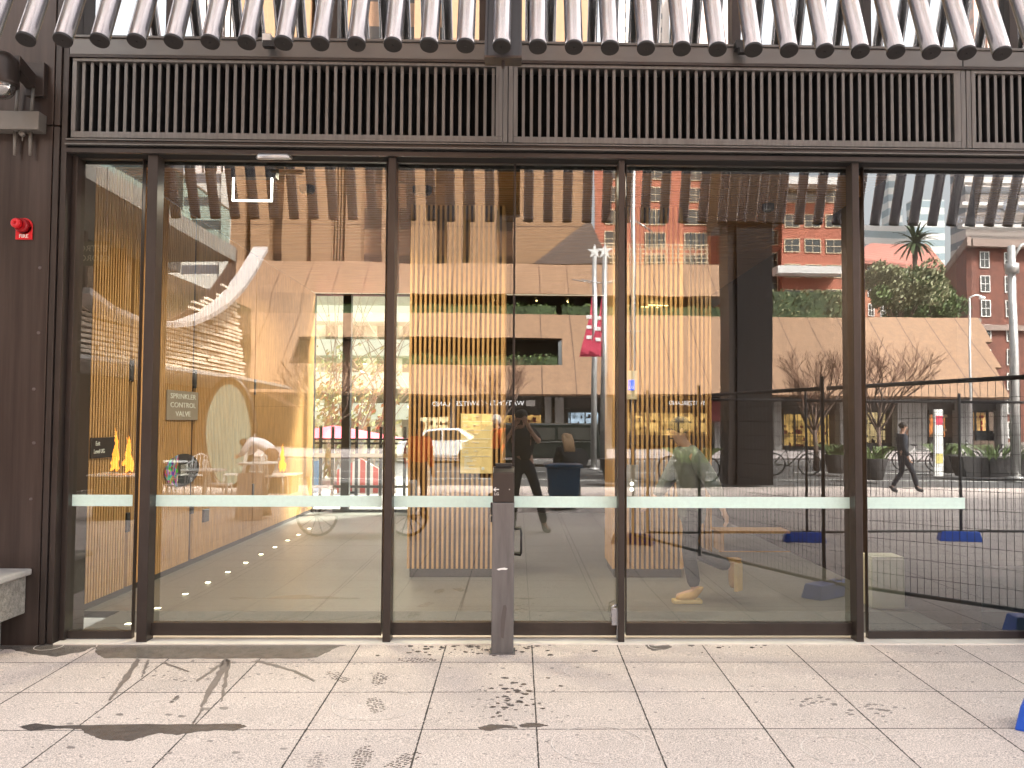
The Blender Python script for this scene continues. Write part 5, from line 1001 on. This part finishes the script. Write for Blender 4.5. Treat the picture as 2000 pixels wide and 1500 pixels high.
# ================================================================== PEOPLE
def skinmesh(nodes, edges, root, sub=1):
    names = list(nodes); me = bpy.data.meshes.new('tmp'); me.from_pydata([nodes[n][0] for n in names], [(names.index(a), names.index(b)) for a, b in edges], [])
    o = bpy.data.objects.new('tmp', me); COL.objects.link(o); m = o.modifiers.new('s', 'SKIN'); m.use_smooth_shade = True
    for i, n in enumerate(names):
        r = nodes[n][1]; r = r if isinstance(r, tuple) else (r, r); sv = me.skin_vertices[0].data[i]; sv.radius = r; sv.use_root = (n == root)
    if sub: s = o.modifiers.new('d', 'SUBSURF'); s.levels = sub; s.render_levels = sub
    dg = bpy.context.evaluated_depsgraph_get(); dg.update(); r_ = bpy.data.meshes.new_from_object(o.evaluated_get(dg)); COL.objects.unlink(o); bpy.data.objects.remove(o); return r_
def person(label, base, rz, J, cols, sc=1., hair='short', group=None, longcoat=False, tone=skin, hat=None):
    """J: joint positions in metres, figure facing +Y; cols: top, trousers, shoes materials"""
    t = thing('person', label, 'person', base, group); M = Matrix.Rotation(rz, 4, 'Z')@Matrix.Scale(sc, 4)
    g = lambda k: Vector(J[k])
    N = {}; E = []
    def nd(n, p, r): N[n] = (M@Vector(p), tuple(q*sc for q in r) if isinstance(r, tuple) else r*sc)
    hd_ = g('head'); nk = g('neck')
    nd('pel', g('pel'), (.13, .1)); nd('bel', g('pel').lerp(g('chest'), .5), (.145, .1)); nd('chest', g('chest'), (.175, .115)); nd('neckb', g('chest').lerp(nk, .75), (.07, .065)); nd('neck', nk, .052)
    f = (g('face')-hd_).normalized(); up = (hd_-nk).normalized()
    nd('jaw', hd_-up*.055+f*.03, (.058, .062)); nd('skull', hd_+up*.03, (.078, .09)); nd('crown', hd_+up*.095-f*.01, (.05, .058))
    E += [('pel', 'bel'), ('bel', 'chest'), ('chest', 'neckb'), ('neckb', 'neck'), ('neck', 'jaw'), ('jaw', 'skull'), ('skull', 'crown')]
    for s in 'LR':
        nd('sh'+s, g('sh'+s), .058); nd('el'+s, g('el'+s), .04); nd('wr'+s, g('wr'+s), .027); E += [('chest', 'sh'+s), ('sh'+s, 'el'+s), ('el'+s, 'wr'+s)]
        d = (g('wr'+s)-g('el'+s)).normalized(); pd = Vector(J.get('hd'+s, d)).normalized(); sd = pd.cross(Vector(J.get('pn'+s, (0, 1, 0)))).normalized(); nn = sd.cross(pd)
        pm_ = g('wr'+s)+pd*.07; nd('pa'+s, pm_, (.036, .016)); E.append(('wr'+s, 'pa'+s))
        for k in range(4):
            b0 = pm_+sd*(.033-.022*k)+pd*.02; L_ = (.036, .041, .038, .03)[k]; b1 = b0+pd*L_+nn*.012; b2 = b1+pd*L_*.55+nn*.028
            nd(f'f{k}{s}', b0, .0095); nd(f'g{k}{s}', b1, .0088); nd(f'h{k}{s}', b2, .0078); E += [('pa'+s, f'f{k}{s}'), (f'f{k}{s}', f'g{k}{s}'), (f'g{k}{s}', f'h{k}{s}')]
        tb0 = g('wr'+s)+pd*.035+sd*.045; nd('t'+s, tb0, .011); nd('u'+s, tb0+pd*.035+sd*.02+nn*.01, .0095); E += [('wr'+s, 't'+s), ('t'+s, 'u'+s)]
        nd('hp'+s, g('hp'+s), (.085, .085)); nd('kn'+s, g('kn'+s), .052); nd('an'+s, g('an'+s), .036); nd('ft'+s, g('an'+s).lerp(g('to'+s), .6), (.036, .026)); nd('to'+s, g('to'+s), (.032, .02))
        E += [('pel', 'hp'+s), ('hp'+s, 'kn'+s), ('kn'+s, 'an'+s), ('an'+s, 'ft'+s), ('ft'+s, 'to'+s)]
    me = skinmesh(N, E, 'pel'); me.name = 'body'; me.materials.clear(); me.materials.append(tone)
    def link(me, name, m): me.materials.clear(); me.materials.append(m); o = bpy.data.objects.new(name, me); COL.objects.link(o); o.parent = t; o['_b'] = tuple(base); return o
    link(me, 'body', tone)
    # clothes
    def grow(names, ed, root, fat, ends={}):
        n2 = {}
        for n in names: p, r = N[n]; r = r if isinstance(r, tuple) else (r, r); n2[n] = (p, tuple(q+fat*sc for q in r))
        n2.update(ends); return skinmesh(n2, ed, root)
    ends = {}; ed = [('pel', 'bel'), ('bel', 'chest'), ('chest', 'neckb')]; names = ['pel', 'bel', 'chest', 'neckb']; sl_ = cols.get('sleeve', 1.)
    for s in 'LR':
        names += ['sh'+s, 'el'+s] if sl_ >= .6 else ['sh'+s]; ed += [('chest', 'sh'+s)]
        if sl_ >= .6:
            ed.append(('sh'+s, 'el'+s)); ends['cuff'+s] = (M@g('el'+s).lerp(g('wr'+s), .92 if sl_ >= 1 else .25), .042*sc); ed.append(('el'+s, 'cuff'+s))
        else: ends['cuff'+s] = (M@g('sh'+s).lerp(g('el'+s), .75), .062*sc); ed.append(('sh'+s, 'cuff'+s))
    if longcoat:
        ends['hem'] = (M@(g('pel')-Vector((0, .0, .24))), (.19*sc, .15*sc)); ed.append(('pel', 'hem'))
    link(grow(names, ed, 'chest', .036, ends), 'coat' if longcoat else 'shirt', cols['top'])
    ends = {}; ed = []; names = ['pel', 'bel']; ed.append(('pel', 'bel'))
    for s in 'LR': names += ['hp'+s, 'kn'+s]; ed += [('pel', 'hp'+s), ('hp'+s, 'kn'+s)]; ends['tc'+s] = (M@g('kn'+s).lerp(g('an'+s), .93), .062*sc); ed.append(('kn'+s, 'tc'+s))
    n3 = grow(names, ed, 'pel', .014, ends); link(n3, 'trousers', cols['legs'])
    for s in 'LR':
        a = M@g('an'+s); c = M@g('to'+s); d = (c-a); d.normalize(); dn = Vector((0, 0, -1)) if abs(d.z) < .5 else (Vector((0, 0, -1))-d*(-d.z)).normalized()
        n4 = {'a': (a-d*.03*sc+Vector((0, 0, .03*sc)), .052*sc), 'h': (a-d*.035*sc+dn*.036*sc, (.055*sc, .055*sc)), 'm': (a.lerp(c, .55)+dn*.02*sc, (.06*sc, .05*sc)), 't': (c+d*.01*sc+dn*.014*sc, (.054*sc, .042*sc))}
        sh = link(skinmesh(n4, [('a', 'h'), ('h', 'm'), ('m', 't')], 'h'), 'shoe', cols['shoes'])
        if 'sole' in cols:
            dh = Vector((d.x, d.y, 0)).normalized() if abs(d.z) < .6 else d; dn = Vector((0, 0, -1)) if abs(d.z) < .6 else -dh.cross(dh.orthogonal()).normalized(); w = dh.cross(dn).normalized(); mm = (a+c)/2+Vector(base); mm = Vector((mm.x, mm.y, base[2]+.014)) if abs(d.z) < .6 else mm+dn*.04; b = MB(); b.obox(mm-dh*.012+Vector((0, 0, .004)), dh*.125*sc, w*.052*sc, dn*.018*sc); b.build('sole', cols['sole'], t, .01) 
    # face and hair
    H_ = M@hd_; fv = (M.to_3x3()@f).normalized(); uv = (M.to_3x3()@up).normalized(); rv = fv.cross(uv).normalized(); B0 = Vector(base)
    b = MB(); nb = H_+B0+fv*.094*sc
    b.add([nb+uv*.03*sc, nb-rv*.014*sc-uv*.015*sc, nb+rv*.014*sc-uv*.015*sc, nb+fv*.022*sc-uv*.012*sc], [(0, 1, 3), (0, 3, 2), (1, 2, 3)])
    for s in (-1, 1): b.ball(H_+B0+rv*s*.083*sc+uv*.01*sc, .012*sc, .018*sc, .03*sc, 8)
    b.build('face_features', tone, t)
    b = MB()
    for s in (-1, 1): b.ball(H_+B0+fv*.09*sc+rv*s*.032*sc+uv*.03*sc, .01*sc, .01*sc, .007*sc, 8)
    b.ball(H_+B0+fv*.089*sc-uv*.045*sc, .022*sc, .01*sc, .006*sc, 8); b.build('eyes_and_mouth', hairm, t)
    if hair:
        hc = H_+B0+uv*.055*sc-fv*.022*sc; b = MB(); b.ball(hc, .094*sc, .1*sc, .082*sc, 14)
        if hair == 'long':
            for s in range(-4, 5):
                b.tube([hc+rv*s*.02*sc-fv*.03*sc+uv*.04*sc, hc+rv*s*.026*sc-fv*.075*sc-uv*.12*sc, hc+rv*s*.03*sc-fv*.08*sc-uv*.33*sc], [.03*sc, .03*sc, .012*sc], 8)
        b.build('hair', cols.get('hair', hairm), t)
    if hat: b = MB(); hc = H_+B0+uv*.05*sc; b.ball(hc, .115*sc, .125*sc, .11*sc, 16); b.obox(hc+fv*.1*sc-uv*.01*sc, rv*.08*sc, fv*.05*sc, uv*.008*sc); b.build('helmet', hat, t)
    return t
def pose(**k):
    J = dict(pel=(0, 0, .95), chest=(0, .01, 1.28), neck=(0, .0, 1.49), head=(0, .025, 1.62), face=(0, .2, 1.62), shL=(-.18, 0, 1.40), shR=(.18, 0, 1.40), elL=(-.23, -.03, 1.12), elR=(.23, -.03, 1.12), wrL=(-.24, .06, .88), wrR=(.24, .06, .88),
             hpL=(-.085, 0, .91), hpR=(.085, 0, .91), knL=(-.1, .03, .5), knR=(.1, .03, .5), anL=(-.11, -.02, .09), anR=(.11, -.02, .09), toL=(-.13, .14, .035), toR=(.13, .14, .035))
    J.update(k); return J
blackc = mat('black_cloth', (.022, .022, .024), .8, var=.2, vs=12); navy = mat('navy_cloth', (.02, .024, .035), .8, var=.2, vs=12); sage = mat('sage_coat', (.13, .14, .12), .85, var=.15, vs=14, bump=.3, bs=40)
greyt = mat('grey_trousers', (.028, .027, .032), .85, var=.2, vs=14, bump=.3, bs=40); tanb = mat('tan_boot', (.50, .30, .12), .7, var=.15, vs=20); solem = mat('boot_sole', (.62, .45, .22), .7); shoeg = mat('dark_shoe', (.04, .04, .045), .7)
orange = mat('hi_vis_orange', (.85, .12, .02), .7, emit=None); whitec = mat('white_shirt', (.72, .72, .78), .8, var=.05); brownt = mat('brown_trousers', (.16, .085, .055), .8); capw = mat('white_helmet', (.7, .66, .62), .4, var=.05); blondh = mat('fair_hair', (.42, .27, .15), .6, var=.3, vs=20)
# photographer, standing just behind the lens
pbase = (0.06, -.30, gz(0))
J = pose(pel=(.03, 0, .97), chest=(.0, .02, 1.31), neck=(-.01, .03, 1.51), head=(-.005, .07, 1.63), face=(-.005, .25, 1.60), shL=(-.19, .01, 1.43), shR=(.18, .01, 1.43), elL=(-.27, .17, 1.27), elR=(.26, .17, 1.29), wrL=(-.10, .27, 1.50), wrR=(.09, .27, 1.52), hdL=(.35, .1, .9), hdR=(-.4, .1, .85), pnL=(0, 1, 0), pnR=(0, -1, 0),
         hpL=(-.06, 0, .93), hpR=(.12, 0, .93), knL=(-.10, .03, .52), knR=(.25, .03, .5), anL=(-.12, -.02, .09), anR=(.34, -.02, .09), toL=(-.15, .14, .035), toR=(.4, .13, .035))
ph = person('photographer in black holding a phone up in both hands, mirrored in the middle door', pbase, 0, J, dict(top=blackc, legs=navy, shoes=shoeg, sleeve=.3), 1.02)
phn = thing('phone', 'mobile phone held sideways by the photographer', 'phone', (0, -.02, CAMZ-.04))
b = MB(); b.box(-.075, .08, -.03, -.021, CAMZ-.04, CAMZ+.037); b.build('body', blk, phn, .004)
b = MB(); b.lathe((0.04, -.0205, CAMZ+.015), [(.009, -.001), (.009, .002)], 14, 'y'); b.lathe((.062, -.0205, CAMZ+.015), [(.009, -.001), (.009, .002)], 14, 'y'); b.build('lens', blk, phn)
bg_ = thing('shoulder_bag', 'dark tote bag hanging at the left of the photographer', 'bag', (-.38, -.35, .75))
b = MB(); b.slab([(-.55, -.42, .72), (-.2, -.42, .72), (-.24, -.42, 1.15), (-.5, -.42, 1.15)], (0, .12, 0)); b.build('bag_body', blackc, bg_, .03); b = MB(); b.tube([(-.45, -.36, 1.14), (-.36, -.34, 1.4), (-.2, -.33, 1.5), (-.26, -.36, 1.14)], .012, 8); b.build('strap', blackc, bg_)
# hi-vis worker
Zw = 19.; person('worker in an orange vest and white helmet standing behind the photographer', (VX(972, Zw), VY(Zw), ZP), 1.1, pose(elR=(.26, .02, 1.14)), dict(top=orange, legs=navy, shoes=shoeg), 1.0, None, hat=capw)
Zw = 14.5; person('second worker in an orange vest behind the left timber pillar', (VX(818, Zw), VY(Zw), ZP), -.6, pose(), dict(top=orange, legs=brownt, shoes=shoeg), .93, 'short')
Zw = 17.5; person('woman with long fair hair sitting behind the teal bin', (VX(1105, Zw), VY(Zw), ZP), 2.6, pose(pel=(0, -.1, .6), chest=(0, -.02, .93), neck=(0, 0, 1.13), head=(0, .02, 1.26), face=(0, .2, 1.22), shL=(-.17, 0, 1.05), shR=(.17, 0, 1.05), elL=(-.22, .02, .78), elR=(.22, .02, .78), wrL=(-.15, .22, .68), wrR=(.15, .22, .68), hpL=(-.09, -.06, .56), hpR=(.09, -.06, .56), knL=(-.12, .36, .55), knR=(.12, .36, .55), anL=(-.12, .38, .12), anR=(.12, .38, .12), toL=(-.12, .53, .05), toR=(.12, .53, .05)), dict(top=blackc, legs=blackc, shoes=shoeg, hair=blondh), 1., 'long')
st_ = thing('plaza_stool', 'low grey stone seat under the seated woman', 'seat', (VX(1105, Zw), VY(Zw), ZP)); b = MB(); xx, yy = VX(1105, Zw), VY(Zw); b.box(xx-.28, xx+.28, yy-.18, yy+.32, ZP, ZP+.46); b.build('seat_block', concrete, st_, .02)
# pedestrian with dark clothes
Zw = 20.5; person('pedestrian in dark jacket and cap walking across the plaza, phone at the ear', (VX(1763, Zw), VY(Zw), ZP), -1.45, pose(knL=(-.09, .2, .52), anL=(-.1, .3, .12), toL=(-.1, .45, .06), knR=(.09, .0, .5), anR=(.1, -.25, .12), toR=(.1, -.1, .04), elR=(.25, .08, 1.16), wrR=(.15, .16, 1.42), hdR=(-.2, 0, 1)), dict(top=navy, legs=navy, shoes=shoeg), .95)
# bending waiter
Zw = 19.5; person('waiter in a white shirt bending over a cafe table', (VX(518, Zw), VY(Zw), ZP), 1.75, pose(pel=(0, -.2, .92), chest=(0, .12, 1.12), neck=(0, .33, 1.17), head=(0, .46, 1.13), face=(0, .55, .98), shL=(-.18, .25, 1.15), shR=(.18, .25, 1.15), elL=(-.22, .38, .92), elR=(.22, .38, .92), wrL=(-.1, .55, .85), wrR=(.1, .55, .85), hpL=(-.09, -.2, .88), hpR=(.09, -.2, .88), knL=(-.1, -.1, .5), knR=(.1, -.1, .5)), dict(top=whitec, legs=brownt, shoes=shoeg), 1.)
# walking visitor inside
Zw = 7.62; xx = X_(1352, Zw)
person('visitor in a sage coat, grey trousers and tan boots striding through the lobby', (xx, Zw, .004), 1.62, pose(pel=(0, .0, .86), chest=(0, .04, 1.17), neck=(0, .07, 1.36), head=(0, .11, 1.47), face=(0, .28, 1.44), shL=(-.18, .03, 1.28), shR=(.18, .03, 1.28), elL=(-.25, -.12, 1.02), elR=(.24, .16, 1.04), wrL=(-.24, -.2, .82), wrR=(.2, .3, .86), hpL=(-.085, 0, .82), hpR=(.085, 0, .82), knL=(-.09, .06, .45), anL=(-.09, .0, .1), toL=(-.09, .17, .045), knR=(.1, -.02, .42), anR=(.1, -.40, .26), toR=(.1, -.40, .09)), dict(top=sage, legs=greyt, shoes=tanb, sole=solem), 1., 'short', longcoat=True)
